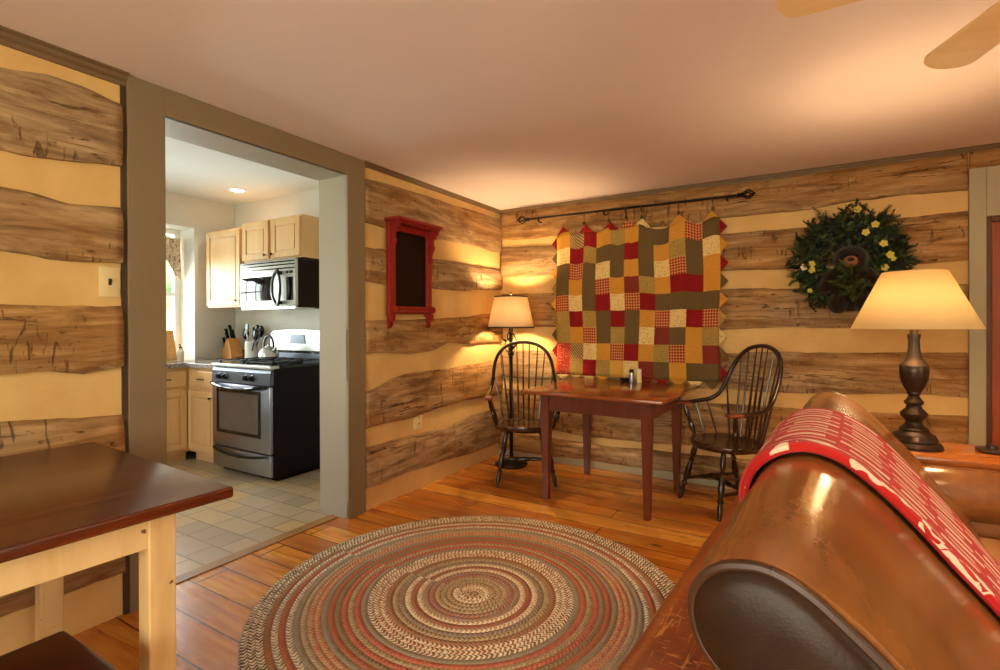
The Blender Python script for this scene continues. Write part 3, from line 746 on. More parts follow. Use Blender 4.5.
# ------------------------------------------------------------------ dining table
dt = empty('dining_table', (1.315, -.590, 0), R(-2.5), 'square cherry dining table with tapered legs in front of the patchwork quilt', 'table')
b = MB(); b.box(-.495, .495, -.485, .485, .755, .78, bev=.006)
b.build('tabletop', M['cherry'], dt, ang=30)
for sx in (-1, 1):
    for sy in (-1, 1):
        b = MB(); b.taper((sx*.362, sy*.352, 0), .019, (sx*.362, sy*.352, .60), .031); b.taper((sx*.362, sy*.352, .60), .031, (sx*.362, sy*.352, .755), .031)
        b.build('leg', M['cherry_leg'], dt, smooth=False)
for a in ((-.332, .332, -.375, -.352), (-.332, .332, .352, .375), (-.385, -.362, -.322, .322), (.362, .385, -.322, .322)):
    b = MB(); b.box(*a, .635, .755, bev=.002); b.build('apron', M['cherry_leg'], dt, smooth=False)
# shakers
def shaker(name, loc, body, cap, label, h):
    e = empty(name, loc, 0, label, 'shaker')
    b = MB(); b.lathe([(0, 0), (.020, 0), (.021, .004), (.018, h*.5), (.017, h*.74), (0, h*.74)], 16); b.build('body', body, e)
    b = MB(); b.lathe([(.018, h*.74), (.0185, h*.92), (.012, h), (0, h)], 16); b.build('cap', cap, e)
shaker('pepper_shaker', (1.335, -.20, .78), M['steel'], M['blackgloss'], 'glass shaker with a dark cap on the dining table', .105)
shaker('salt_shaker', (1.392, -.185, .78), M['ivory'], M['white'], 'white ceramic shaker on the dining table beside the dark-capped one', .108)
di = empty('dish', (1.275, -.165, .78), 0, 'small dark dish on the dining table left of the shakers', 'dish')
b = MB(); b.lathe([(0, 0), (.028, 0), (.046, .018), (.048, .026), (.044, .024), (.026, .008), (0, .008)], 20); b.build('bowl', M['castiron'], di)

# ------------------------------------------------------------------ windsor chairs
LEGP = [(0, .014), (.08, .017), (.16, .021), (.24, .016), (.28, .012), (.31, .020), (.34, .013), (.42, .019), (.55, .023), (.64, .017), (.68, .012), (.71, .021), (.76, .013), (.82, .018), (.93, .013), (1, .010)]
def windsor(label, loc, rz):
    e = empty('windsor_chair', loc, rz, label, 'chair', 'windsor armchairs at the dining table')
    seat_z = .445
    # seat: saddled shield
    b = MB(); n = 40
    def outline(a, k=1.0):
        x = .245*math.copysign(abs(math.cos(a))**.75, math.cos(a)); y = .215*math.copysign(abs(math.sin(a))**.8, math.sin(a))
        if y < 0: y *= 1+.10*math.cos(x*PI/.25*1.0); x *= 1.02
        return Vector((x*k, y*k, 0))
    rr = []
    for k, z in ((.80, -.042), (.93, -.036), (.985, -.02), (1.0, -.006), (.985, .003), (.93, .004), (.8, -.004), (.6, -.012), (.35, -.015), (.1, -.013)):
        rg_ = []
        for i in range(n):
            a = 2*PI*i/n; p = outline(a, k)
            sad = .012*math.cos(min(1, abs(p.x)/.18)*PI/2) if p.y < -.05 and z > -.002 or (p.y < 0 and k < .95 and z > -.03) else 0
            p.z = seat_z+z+sad*.9; rg_.append(p)
        rr.append(rg_)
    b.rings(rr, cap=True); b.build('seat', M['windsor_seat'], e, ang=50)
    feet = {}
    for sx in (-1, 1):
        for sy, top, ft in ((-1, (.15, -.13), (.225, -.215)), (1, (.13, .13), (.20, .245))):
            b = MB(); p0 = (sx*top[0], top[1], seat_z-.036); p1 = (sx*ft[0], ft[1], 0)
            b.turned(p0, p1, LEGP, 12); b.build('leg', M['windsor'], e)
            feet[(sx, sy)] = (Vector(p0), Vector(p1))
    mids = []
    for sx in (-1, 1):
        a = feet[(sx, -1)][0].lerp(feet[(sx, -1)][1], .64); c = feet[(sx, 1)][0].lerp(feet[(sx, 1)][1], .60)
        b = MB(); b.turned(a, c, [(0, .009), (.25, .012), (.42, .016), (.5, .021), (.58, .016), (.75, .012), (1, .009)], 10); b.build('stretcher', M['windsor'], e)
        mids.append(a.lerp(c, .5))
    b = MB(); b.turned(mids[0], mids[1], [(0, .009), (.2, .013), (.32, .018), (.36, .011), (.42, .016), (.5, .020), (.58, .016), (.64, .011), (.68, .018), (.8, .013), (1, .009)], 10); b.build('stretcher', M['windsor'], e)
    # continuous arm that rises into the hooped back
    half = [(.285, -.165, .668), (.293, -.09, .672), (.293, .0, .680), (.283, .075, .695), (.266, .132, .735), (.255, .170, .80), (.248, .200, .87), (.232, .228, .94), (.198, .252, 1.005), (.142, .270, 1.055), (.072, .280, 1.080), (0, .284, 1.088)]
    pts = half+[(-x, y, z) for x, y, z in reversed(half[:-1])]
    # smooth
    P = [Vector(p) for p in pts]; S = []
    for i in range(len(P)-1):
        p0, p1, p2, p3 = P[max(0, i-1)], P[i], P[i+1], P[min(len(P)-1, i+2)]
        for s_ in range(4):
            u = s_/4
            S.append(.5*((2*p1)+(p2-p0)*u+(2*p0-5*p1+4*p2-p3)*u*u+(3*p1-p0-3*p2+p3)*u**3))
    S.append(P[-1])
    b = MB(); rad = []
    for q in S: rad.append(.0145 if q.z > .72 else .0155)
    b.tube(S, rad, 10); b.build('bow_arm', M['windsor'], e, ang=60)
    for sx in (-1, 1):
        b = MB(); b.box(sx*.287-.030, sx*.287+.030, -.205, -.10, .660, .684, bev=.010, seg=3); b.build('armrest', M['windsor_worn'], e, label='worn brown armrest tip')
        b = MB(); b.turned((sx*.225, -.095, seat_z), (sx*.286, -.145, .664), [(0, .011), (.1, .013), (.2, .019), (.34, .021), (.44, .013), (.48, .019), (.54, .012), (.64, .018), (.8, .014), (1, .010)], 12); b.build('arm_post', M['windsor'], e)
    # spindles
    def bow_at(x):      # point on the hoop's upper part with the given x
        best = min((q for q in S if q.z > .74), key=lambda q: abs(q.x-x)); return best
    for i in range(9):
        u = (i-4)/4; x0 = u*.165; y0 = .175*math.sqrt(max(0, 1-(u*.62)**2))+.005
        top = bow_at(u*.245 if abs(u) < .99 else u*.252)
        b = MB(); p0 = Vector((x0, y0, seat_z)); b.turned(p0, top, [(0, .0055), (.2, .0075), (.35, .0085), (.6, .0065), (1, .0045)], 8); b.build('spindle', M['windsor'], e)
    for sx in (-1, 1):
        for y0, y1 in ((-.01, -.045), (.075, .045)):
            x0 = sx*(.232-.018*(y0 > .05)); zt = .672 if y1 < 0 else .684
            b = MB(); b.turned((x0, y0, seat_z), (sx*.289, y1, zt), [(0, .0055), (.35, .008), (1, .0048)], 8); b.build('spindle', M['windsor'], e)
    return e
ch = windsor('black windsor armchair in the corner by the floor lamp, left of the dining table', (.585, -.595, .001), R(31))
c2 = copy_tree(ch); c2.location = (2.06, -.445, .001); c2.rotation_euler = (0, 0, R(-47))
c2['label'] = 'black windsor armchair right of the dining table, nearest the sofa'

# ------------------------------------------------------------------ floor lamp
fl = empty('floor_lamp', (.285, -.29, 0), R(20), 'black floor lamp with leafy metal stem and ivory shade in the corner', 'lamp')
b = MB(); b.lathe([(0, 0), (.14, 0), (.145, .010), (.13, .020), (.07, .030), (.03, .05), (.018, .07), (0, .07)], 32); b.build('base', M['iron'], fl)
b = MB(); b.tube([(0, 0, .05), (0, 0, 1.16)], .0165, 12); b.lathe([(.0, .96), (.026, .965), (.03, .985), (.02, 1.0), (0, 1.0)], 16); b.lathe([(.012, 1.14), (.02, 1.16), (.02, 1.21), (.012, 1.23)], 16); b.build('pole', M['iron'], fl)
b = MB()
def vine(b, ph, amp, z0, z1):
    pts = []
    for i in range(14):
        u = i/13; a = ph+u*3.6; pts.append((amp*math.sin(PI*u)*math.cos(a), amp*math.sin(PI*u)*math.sin(a), z0+(z1-z0)*u))
    b.tube(pts, .005, 6)
    return pts
lf = []
for ph, am in ((0, .055), (2.1, .06), (4.2, .05)):
    pt = vine(b, ph, am, .95, 1.20); lf += [(pt[4], ph+1.2), (pt[7], ph+2.2), (pt[10], ph+3.0)]
b.build('vine', M['iron'], fl)
for p, a in lf:
    b = MB(); L = .062; ring = []
    d = Vector((math.cos(a), math.sin(a), .55)).normalized(); sd = Vector((-math.sin(a), math.cos(a), 0)); up = d.cross(sd)
    rows = []
    for i in range(7):
        u = i/6; w_ = .016*math.sin(PI*min(1, u*.95+.04))**.8; c = Vector(p)+d*L*u+up*(.010*math.sin(PI*u))
        rows.append([c-sd*w_, c+up*.003, c+sd*w_, c-up*.001])
    b.rings(rows); b.build('leaf', M['iron'], fl)
def empire_shade(parent, r0, r1, z0, z1, m, trim=None, n=48):
    b = MB(); b.lathe([(r0, z0), (r1, z1)], n, cap=False); o = b.build('shade', m, parent)
    md = o.modifiers.new('s', 'SOLIDIFY'); md.thickness = .002
    if trim:
        for r, z in ((r0, z0), (r1, z1)):
            b = MB(); b.lathe([(r+.0005, z-.006), (r+.003, z-.006), (r+.003, z+.006), (r+.0005, z+.006)], n, cap=False); b.build('shade_trim', trim, o)
    b = MB()
    for k in range(3):
        a = 2*PI*k/3; b.tube([(0, 0, z1-.02), (r1*math.cos(a), r1*math.sin(a), z1-.004)], .002, 5)
    b.tube([(0, 0, z1-.025), (0, 0, z1+(.012 if trim else -.008))], .004, 8)
    if trim: b.sphere((0, 0, z1+.028), .012)
    b.build('finial', M['brass'], o)
    return o
empire_shade(fl, .205, .145, 1.215, 1.485, M['shade_l'], M['fabtrim'])
b = MB(); b.tube([(0, 0, 1.20), (0, 0, 1.26)], .014, 10, 1); b.sphere((0, 0, 1.30), .028, 0, (1, 1, 1.2)); b.tube([(.0, .05, 1.22), (.0, .06, 1.36), (0, .05, 1.44), (0, 0, 1.462)], .002, 5, 1); b.tube([(.0, -.05, 1.22), (.0, -.06, 1.36), (0, -.05, 1.44), (0, 0, 1.462)], .002, 5, 1)
b.build('bulb', [M['bulb'], M['brass']], fl)

# ------------------------------------------------------------------ quilt on its rod
def fabric(name, kind, c1, c2=None):
    t = NT(name); uv = t.n('TexCoord').outputs['UV']
    nz = t.noise(t.coord('Object'), 90, 3)
    if kind == 'solid': c = t.mix(t.math('MULTIPLY', nz, .35), c1, tuple(x*.7 for x in c1[:3])+(1,))
    elif kind == 'check':
        s = t.n('SeparateXYZ', {0: uv})
        a = t.math('GREATER_THAN', t.math('FRACT', t.math('MULTIPLY', s.outputs[0], 6.0)), .62); d = t.math('GREATER_THAN', t.math('FRACT', t.math('MULTIPLY', s.outputs[1], 6.0)), .62)
        c = t.mix(t.math('MULTIPLY', t.math('ADD', a, d), .5), c1, c2)
    elif kind == 'stripe':
        s = t.n('SeparateXYZ', {0: uv}); f = t.math('FRACT', t.math('MULTIPLY', t.math('ADD', s.outputs[0], s.outputs[1]), 5.0))
        c = t.mix(t.math('GREATER_THAN', f, .6), c1, c2)
    else:
        v = t.n('TexVoronoi', {'Vector': uv, 'Scale': 9.0}).outputs[0]
        c = t.mix(t.ramp(v, [(.22, (1, 1, 1, 1)), (.34, (0, 0, 0, 1))]), c1, c2)
    return t.principled(c, .9, 0, t.bump(nz, .3, .003), **{'Specular IOR Level': .15})
mus, red_, grn, crm = srgb(206, 146, 56), srgb(138, 26, 28), srgb(106, 86, 52), srgb(228, 198, 132)
FB = {'M': fabric('mustard_print', 'dots', mus, srgb(190, 126, 46)), 'R': fabric('deep_red_cotton', 'solid', red_), 'U': fabric('rust_red_cotton', 'solid', srgb(132, 52, 40)),
      'G': fabric('olive_brown_cotton', 'solid', grn), 'P': fabric('red_plaid', 'check', srgb(146, 34, 30), srgb(216, 160, 96)), 'F': fabric('cream_floral', 'dots', crm, srgb(170, 126, 66)),
      'L': fabric('olive_floral', 'dots', srgb(168, 138, 74), srgb(128, 104, 58)), 'D': fabric('dark_stripe', 'stripe', srgb(186, 152, 96), srgb(84, 66, 46)),
      'S': fabric('mustard_stripe', 'stripe', mus, srgb(226, 182, 98)), 'C': fabric('coral_floral', 'dots', srgb(190, 70, 52), srgb(226, 170, 110))}
FK = list(FB)
ROWS = ['MDRMLMGGMPG', 'FRLGGRGMLGF', 'GPGFGMGFPGM', 'GMGPMULMRRM', 'PFGRFPRGGGG', 'LRLGRGMPFRP', 'LMPGLGFUGML', 'CDFMPRMLPMU', 'CLRLSFUGMGG']
qx0, qx1, qz0, qz1 = .625, 1.968, .80, 2.055
QY = -.060
NC, NR = 11, 9
def qpos(u, v):     # u 0..1 across, v 0..1 down
    tops = [.07, .20, .36, .47, .54, .80, .975]
    d = min(abs(u-q) for q in tops)
    sag = .055*min(1, d/.10)**1.2*(1-v)**2.2
    x = qx0+(qx1-qx0)*u+.006*math.sin(v*9+u*5)
    z = qz1-(qz1-qz0)*v-sag
    y = QY-.010*math.sin(u*26+v*2)*(1-.4*v)-.006*math.sin(u*61+v*7)-.01*v
    return Vector((x, y, z))
qe = empty('patchwork_quilt', (0, 0, 0), 0, 'patchwork quilt of red, mustard, olive and cream squares hanging on the wall', 'quilt')
qe.location = (1.30, QY, .80)
QO = Vector((1.30, QY, .80))
b = MB(); uvl = b.bm.loops.layers.uv.new('uv'); sub = 4
grid = {}
for i in range(NC*sub+1):
    for j in range(NR*sub+1): grid[i, j] = b.bm.verts.new(qpos(i/(NC*sub), j/(NR*sub))-QO)
for i in range(NC*sub):
    for j in range(NR*sub):
        f = b.bm.faces.new((grid[i, j+1], grid[i+1, j+1], grid[i+1, j], grid[i, j]))
        f.material_index = FK.index(ROWS[j//sub][i//sub])
        for lp, (a, c) in zip(f.loops, ((0, 1), (1, 1), (1, 0), (0, 0))): lp[uvl].uv = (((i % sub)+a)/sub, 1-((j % sub)+c)/sub)
qo = b.build('patchwork', [FB[k] for k in FK], qe, ang=80, recalc=False)
md = qo.modifiers.new('s', 'SOLIDIFY'); md.thickness = .008
def prairie(p0, p1, tip, k):
    b = MB(); uvl = b.bm.loops.layers.uv.new('uv'); nrm = Vector((0, -.006, 0)); c0 = (p0+p1+tip)/3
    A = [p0-QO, p1-QO, tip-QO]; B_ = [q+Vector((0, .006, 0)) for q in A]; C_ = c0-QO+Vector((0, -.006, 0))
    va = [b.bm.verts.new(q) for q in A]; vb = [b.bm.verts.new(q) for q in B_]; vc = b.bm.verts.new(C_)
    for i in range(3):
        f = b.bm.faces.new((va[i], va[(i+1) % 3], vc)); g = b.bm.faces.new((vb[i], vb[(i+1) % 3], va[(i+1) % 3], va[i]))
        for lp in list(f.loops)+list(g.loops): lp[uvl].uv = (lp.vert.co.x*7, lp.vert.co.z*7)
    b.bm.faces.new(vb[::-1])
    b.build('prairie_point', FB[k], qe, smooth=False)
rq = random.Random(4)
for j, k in enumerate('RGMLSDGRM'):
    a, c = qpos(0, (j+.05)/NR), qpos(0, (j+.95)/NR); prairie(a, c, (a+c)/2+Vector((-.05, .004, 0)), k)
for j, k in enumerate('RMRGMLFGR'):
    a, c = qpos(1, (j+.05)/NR), qpos(1, (j+.95)/NR); prairie(a, c, (a+c)/2+Vector((.055, .004, 0)), k)
for u, k in ((.035, 'R'), (.20, 'R'), (.36, 'R'), (.47, 'P'), (.565, 'F'), (.78, 'M'), (.965, 'M')):
    a, c = qpos(max(0, u-.05), 0), qpos(min(1, u+.05), 0); prairie(a, c, (a+c)/2+Vector((0, 0, .07)), k)
for i, k in enumerate('FLFMDFURMFG'):
    a, c = qpos((i+.05)/NC, 1), qpos((i+.95)/NC, 1)
    if i not in (4,): prairie(a, c, (a+c)/2+Vector((0, -.002, -.045 if 2 < i < 9 or i < 2 else -.06)), k)
# rod
RZ0, RZ1, RX0, RX1 = 2.196, 2.186, .33, 2.125
RY = -.095
rod = empty('curtain_rod', (1.228, RY, 2.19), 0, 'black iron curtain rod with cage finials above the quilt', 'curtain rod')
b = MB(); b.tube([(RX0-1.228, 0, .006), (RX1-1.228, 0, -.004)], .0095, 12); b.build('rod', M['iron'], rod)
for x, z, s in ((RX0-1.228, .006, -1), (RX1-1.228, -.004, 1)):
    b = MB()
    for k in range(6):
        a0 = 2*PI*k/6; pts = []
        for i in range(11):
            u = i/10; rr = .034*math.sin(PI*u)**.8; a = a0+u*1.6; pts.append((x+s*(.0+.075*u), rr*math.cos(a), z+rr*math.sin(a)))
        b.tube(pts, .0042, 6)
    b.sphere((x+s*.078, 0, z), .009); b.turned((x-s*.04, 0, z), (x+s*.006, 0, z), [(0, .010), (.3, .018), (.6, .012), (.8, .019), (1, .012)], 12)
    b.build('finial', M['iron'], rod)
for x in (.46, 1.07, 2.02):
    b = MB(); b.box(x-1.228-.007, x-1.228+.007, .075, .083, -.05, .05, bev=.002)
    b.tube([(x-1.228, .08, -.02), (x-1.228, .03, -.028), (x-1.228, .0, -.022)], .006, 8); b.tube([(x-1.228, -.014, .0), (x-1.228, -.010, -.012), (x-1.228, 0, -.017), (x-1.228, .012, -.012), (x-1.228, .014, 0)], .005, 8)
    b.build('bracket', M['iron'], rod)
RL = ['leftmost curtain ring, over the red point of the quilt', 'second curtain ring from the left, between red points', 'third curtain ring from the left, over the plaid point', 'curtain ring over the cream point of the quilt', 'curtain ring over the inner mustard point of the quilt', 'rightmost curtain ring, over the outer mustard point']
for i, u in enumerate((.20, .36, .47, .565, .78, .965)):
    x = qx0+(qx1-qx0)*u; z = 2.19-.006
    e = empty('curtain_ring', (x, RY, z), 0, RL[i], 'curtain ring', 'rings on the curtain rod')
    b = MB(); b.tube([(0, .018*math.cos(2*PI*k/16), .018*math.sin(2*PI*k/16)-.006) for k in range(17)], .0025, 6, cap=False); b.build('ring', M['brass'], e)
    tip = (qpos(max(0, u-.05), 0)+qpos(min(1, u+.05), 0))/2+Vector((0, 0, .07))
    dz = min(-.045, tip.z-z+.012)
    b = MB(); b.tube([(0, 0, -.024), (0, .01, dz+.006)], .0025, 6); b.box(-.009, .009, .002, .026, dz-.020, dz+.006, bev=.002); b.build('clip', M['brass'], e)

# ------------------------------------------------------------------ red wall shelf with dark panel
ws = empty('wall_shelf', (.028, -1.33, 1.30), 0, 'red wooden wall shelf framing a dark panel, beside the kitchen opening', 'wall shelf')
b = MB()
y0, y1 = -.255, .212; z0, z1 = .02, .655
for a in ((y0, y0+.066, z0-.02, z1), (y1-.055, y1, z0-.02, z1), (y0+.066, y1-.055, z1-.05, z1), (y0+.066, y1-.055, z0, z0+.055)):
    b.box(0, .034, a[0], a[1], a[2], a[3], bev=.005)
b.build('frame', M['red'], ws, smooth=False)
b = MB(); b.box(0, .014, y0+.06, y1-.05, z0+.05, z1-.045); b.build('panel', M['slate'], ws, smooth=False)
b = MB(); b.box(0, .135, y0-.015, y1+.015, z1+.005, z1+.03, bev=.006); b.box(0, .118, y0, y1, z1-.008, z1+.006, bev=.004); b.build('top_shelf', M['red'], ws, ang=30)
def scroll(b, yc, zt, zb, out, th=.022):
    """scroll-sawn bracket: curl along the wall plane normal"""
    pts = []
    for i in range(19):
        u = i/18; pts.append((.034+out*(1-u)**1.6*(1+.0*u)+.006*math.sin(u*9), zt+(zb-zt)*u))
    poly = [(.03, zt), (.034+out, zt), (.034+out*.98, zt-.03), (.034+out*.70, zt-.035), (.034+out*.72, zt-.06), (.034+out*.42, zt-.06), (.034+out*.40, zt-.10), (.034+out*.55, zt-.12), (.034+out*.30, zt-.16), (.034+out*.14, zt-.19), (.034+out*.3, zb+.02), (.034+out*.12, zb), (.03, zb)]
    b.prism(poly, lambda u, v, d: (u, d, v), yc-th/2, yc+th/2)
for yc in (y0+.025, y1-.02):
    b = MB(); scroll(b, yc, z1-.008, .40, .075); b.build('bracket', M['red'], ws, smooth=False)
for yc in (y0+.025, y1-.02):
    b = MB(); poly = [(.0, .08), (.05, .08), (.075, .06), (.07, .035), (.045, .04), (.055, .0), (.05, -.03), (.03, -.035), (.028, -.06), (.015, -.08), (0, -.085)]
    b.prism(poly, lambda u, v, d: (u, d, v), yc-.014, yc+.014)
    b.tube([(.06+.018*math.cos(a), yc, .05+.018*math.sin(a)) for a in [2*PI*i/12 for i in range(13)]], .007, 6, cap=False)
    b.build('lower_bracket', M['red'], ws, smooth=False)
b = MB(); b.tube([(.045, y0+.02, .035), (.045, y1-.015, .035)], .008, 8); b.build('towel_bar', M['red'], ws)

# ------------------------------------------------------------------ wreath with bear
wr = empty('wreath', (2.765, -.035, 1.67), 0, 'green pine wreath with small yellow flowers hanging on the log wall', 'wreath')
gm = [plain('pine_green', srgb(50, 70, 36), .7, var=.3, scale=30), plain('leaf_green', srgb(84, 100, 48), .6, var=.3, scale=30), plain('dark_green', srgb(24, 38, 24), .7, var=.2, scale=30), plain('twig_brown', srgb(74, 52, 32), .8)]
b = MB(); rw = random.Random(8)
b.tube([(.245*math.cos(2*PI*i/40), -.04, .245*math.sin(2*PI*i/40)) for i in range(41)], .030, 10, 2, cap=False)
for s in range(1150):
    a = rw.uniform(0, 2*PI); rr = .240+rw.gauss(0, .050); bl = rw.uniform(0, 2*PI)
    p = Vector((rr*math.cos(a), -.045-abs(rw.gauss(0, .028)), rr*math.sin(a)))
    if abs(p.x-.01) < .115 and -.36 < p.z < .085: continue
    out = Vector((math.cos(a), 0, math.sin(a))); tan_ = Vector((-math.sin(a), 0, math.cos(a)))
    sgn = 1 if rr > .235 else -1
    d = (out*sgn*rw.uniform(.2, 1.0)+tan_*rw.uniform(-.6, 1.0)+Vector((0, -rw.uniform(.1, .8), 0))).normalized()
    L = rw.uniform(.045, .085)*(.55 if sgn < 0 else 1); m_ = rw.choice((0, 0, 0, 1, 2, 2))
    side = d.cross(Vector((rw.uniform(-1, 1), rw.uniform(-1, 1), rw.uniform(-1, 1)))).normalized()
    up = d.cross(side)
    for k in range(9):
        u = k/8; c = p+d*L*u
        for sg in (-1, 1):
            dv = (d*.75+side*sg*.8+up*rw.uniform(-.5, .5)).normalized(); l = .036*(1-.5*u); wv = up*.005
            b.quad([c-wv, c+wv, c+dv*l+wv*.3, c+dv*l-wv*.3], m_)
    b.quad([p-side*.002, p+side*.002, p+d*L+side*.001, p+d*L-side*.001], 3)
for s in range(170):
    a = rw.uniform(0, 2*PI); rr = .245+rw.gauss(0, .05); p = Vector((rr*math.cos(a), -.07-abs(rw.gauss(0, .02)), rr*math.sin(a)))
    d = Vector((rw.uniform(-1, 1), -rw.uniform(0, .6), rw.uniform(-1, 1))).normalized(); sd_ = d.cross(Vector((0, -1, .3))).normalized(); L = rw.uniform(.03, .05)
    b.quad([p, p+d*L*.5+sd_*.011, p+d*L, p+d*L*.5-sd_*.011], 1)
gr_ = b.build('greenery', gm, wr, smooth=False, recalc=False); gr_.scale = (.93, 1, .93)
fy = [plain('pale_yellow_petal', srgb(214, 200, 84), .6), plain('white_petal', srgb(240, 226, 190), .6)]
def wxz(px, py): return ((px-848.5)*.00553-.0, -(py-259.5)*.00668)
for i, (px, py, k) in enumerate([(857, 212, 0), (865, 235, 0), (882, 247, 0), (888, 258, 0), (891, 262, 0), (883, 270, 0), (811, 263, 0), (811, 269, 0), (803, 266, 1), (874, 228, 0), (809, 290, 0)]):
    x, z = wxz(px, py); b = MB(); s = .017 if i not in (4, 10) else .012
    for q in range(5):
        a = 2*PI*q/5+i; b.sphere((x+s*.8*math.cos(a), -.125, z+s*.8*math.sin(a)), s*.62, sc=(1, .5, 1), u=8, v=6)
    b.sphere((x, -.130, z), s*.4, u=8, v=6)
    b.build('flower', fy[k], wr)
# plush bear peeking out of the wreath
be = empty('plush_bear', (2.775, -.075, 1.565), 0, 'black plush bear with tan muzzle sitting inside the wreath', 'stuffed bear')
fur = NT('black_brown_plush'); nn = fur.noise(fur.coord(), 90, 5, .7); fur = fur.principled(fur.ramp(nn, [(.3, srgb(14, 9, 7)), (.7, srgb(36, 22, 15))]), .95, 0, fur.bump(nn, .8, .008), **{'Specular IOR Level': .1, 'Sheen Weight': .2})
b = MB()
b.sphere((0, -.075, .085), .088, sc=(1.02, .9, .95), u=20, v=14)
for sx in (-1, 1):
    b.sphere((sx*.066, -.06, .155), .030, sc=(1, .6, 1), u=12, v=8)
    b.sphere((sx*.10, -.075, -.035), .055, sc=(.9, .9, 1.5), M=Matrix.Rotation(sx*R(-30), 4, 'Y'), u=14, v=10)
    b.sphere((sx*.066, -.095, -.172), .052, sc=(.95, 1.0, 1.1), u=14, v=10)
b.sphere((.0, -.04, -.085), .112, sc=(1, .75, 1.15), u=20, v=14)
bo = b.build('body', fur, be, ang=180)
md = bo.modifiers.new('r', 'REMESH'); md.mode = 'VOXEL'; md.voxel_size = .009; md.use_smooth_shade = True
md = bo.modifiers.new('d', 'DISPLACE'); tx = bpy.data.textures.new('fur_lumps', 'CLOUDS'); tx.noise_scale = .012; md.texture = tx; md.strength = .010; md.mid_level = .5
b = MB(); b.sphere((-.004, -.155, .068), .036, sc=(1.05, .9, .95), u=16, v=12); b.build('muzzle', plain('tan_plush', srgb(150, 96, 62), .95, var=.15, scale=40, bump=.3), be)
b = MB(); b.sphere((-.004, -.187, .078), .012, sc=(1.3, .7, .9)); b.build('nose', M['blackgloss'], be)
for sx in (-1, 1):
    b = MB(); b.sphere((sx*.030-.004, -.146, .108), .0075); b.build('eye', M['blackgloss'], be)

be.scale = (1.12, 1.05, 1.12)
b = MB(); rw = random.Random(21)
for s in range(46):        # sprigs that lie in front of the bear
    p = Vector((rw.gauss(0, .035)+.02, -.20-rw.uniform(0, .04), -.17+rw.gauss(0, .05)))
    d = Vector((rw.uniform(-.8, .8), -rw.uniform(0, .5), rw.uniform(-.2, 1))).normalized(); side = d.cross(Vector((rw.uniform(-1, 1), 1, rw.uniform(-1, 1)))).normalized(); up = d.cross(side)
    for k in range(7):
        c = p+d*.06*k/6
        for sg in (-1, 1):
            dv = (d*.7+side*sg*.8).normalized(); wv = up*.004
            b.quad([c-wv, c+wv, c+dv*.026+wv*.3, c+dv*.026-wv*.3], rw.choice((0, 1, 1)))
b.build('greenery', gm, wr, smooth=False, recalc=False)

# ------------------------------------------------------------------ switch and outlet
sw = empty('light_switch', (.0, -3.214, 1.43), 0, 'cream light switch plate on the plaster left of the kitchen opening', 'light switch')
b = MB(); b.box(0, .008, -.038, .038, -.064, .064, bev=.003); b.build('plate', M['ivory'], sw, ang=30)
b = MB(); b.box(.007, .010, -.006, .006, -.014, .014); b.box(.008, .020, -.004, .004, .0, .010, M=Matrix.Rotation(R(-10), 4, 'Y')); b.build('toggle', M['slot'], sw, smooth=False)
ot = empty('wall_outlet', (.012, -1.228, .52), 0, 'cream electrical outlet low on the log wall under the red shelf', 'outlet')
b = MB(); b.box(-.012, .008, -.042, .042, -.066, .066, bev=.003); b.build('plate', M['ivory'], ot, ang=30)
for z in (-.024, .024):
    b = MB(); b.box(.007, .0095, -.016, .016, z-.015, z+.015, bev=.001); b.box(.009, .0105, -.009, -.005, z-.006, z+.006, 1); b.box(.009, .0105, .005, .009, z-.006, z+.006, 1); b.build('socket', [M['ivory'], M['slot']], ot, smooth=False)

# ------------------------------------------------------------------ sofa (local: x = towards the seat, y = along the back)
SA = R(4.1)
su = Vector((math.sin(SA), math.cos(SA), 0)); sn = Vector((math.cos(SA), -math.sin(SA), 0))
SCAM = Vector((2.53262, -4.22100, 0))
SY0 = 1.68; SX0 = .35
s_org = SCAM+su*SY0+sn*SX0
sofa = empty('sofa', s_org, -SA, 'brown leather sofa with a big rolled back seen from behind', 'sofa')
def SP(p, s, z): return Vector((p-SX0, s-SY0, z))
# cross-section of the rolled back (p across, z up)
SEC = [(.34, .50), (.275, .60), (.212, .68), (.12, .785), (.07, .84), (.036, .875), (.0, .907), (-.045, .936), (-.09, .952), (-.125, .951), (-.158, .938), (-.182, .912), (-.193, .881), (-.190, .850), (-.178, .820), (-.153, .792), (-.12, .770), (-.09, .75), (-.05, .70), (-.02, .60), (-.02, .34), (.34, .34)]
def smooth_closed(P, k=3):
    out = []; n = len(P)
    for i in range(n):
        p0, p1, p2, p3 = (Vector(P[(i+d) % n]).to_3d() for d in (-1, 0, 1, 2))
        for s_ in range(k):
            u = s_/k; q = .5*((2*p1)+(p2-p0)*u+(2*p0-5*p1+4*p2-p3)*u*u+(3*p1-p0-3*p2+p3)*u**3); out.append((q.x, q.y))
    return out
SS = smooth_closed(SEC)
S0, S1 = .716, 2.64
b = MB(); rings = []
def inset(P, d):
    cx = sum(p for p, z in P)/len(P); cz = sum(z for p, z in P)/len(P)
    return [(p+(cx-p)*d, z+(cz-z)*d) for p, z in P]
ns = 40
for i in range(ns+1):
    s = S0+(S1-S0)*i/ns; e_ = min(i, ns-i)
    P = inset(SS, .015 if e_ == 0 else 0)
    rings.append([SP(p+.0015*math.sin(s*23), s+(.006 if e_ else 0), z+.002*math.sin(s*9+p*8)) for p, z in P])
b.rings(rings); b.build('rolled_back', M['leather'], sofa, ang=60)
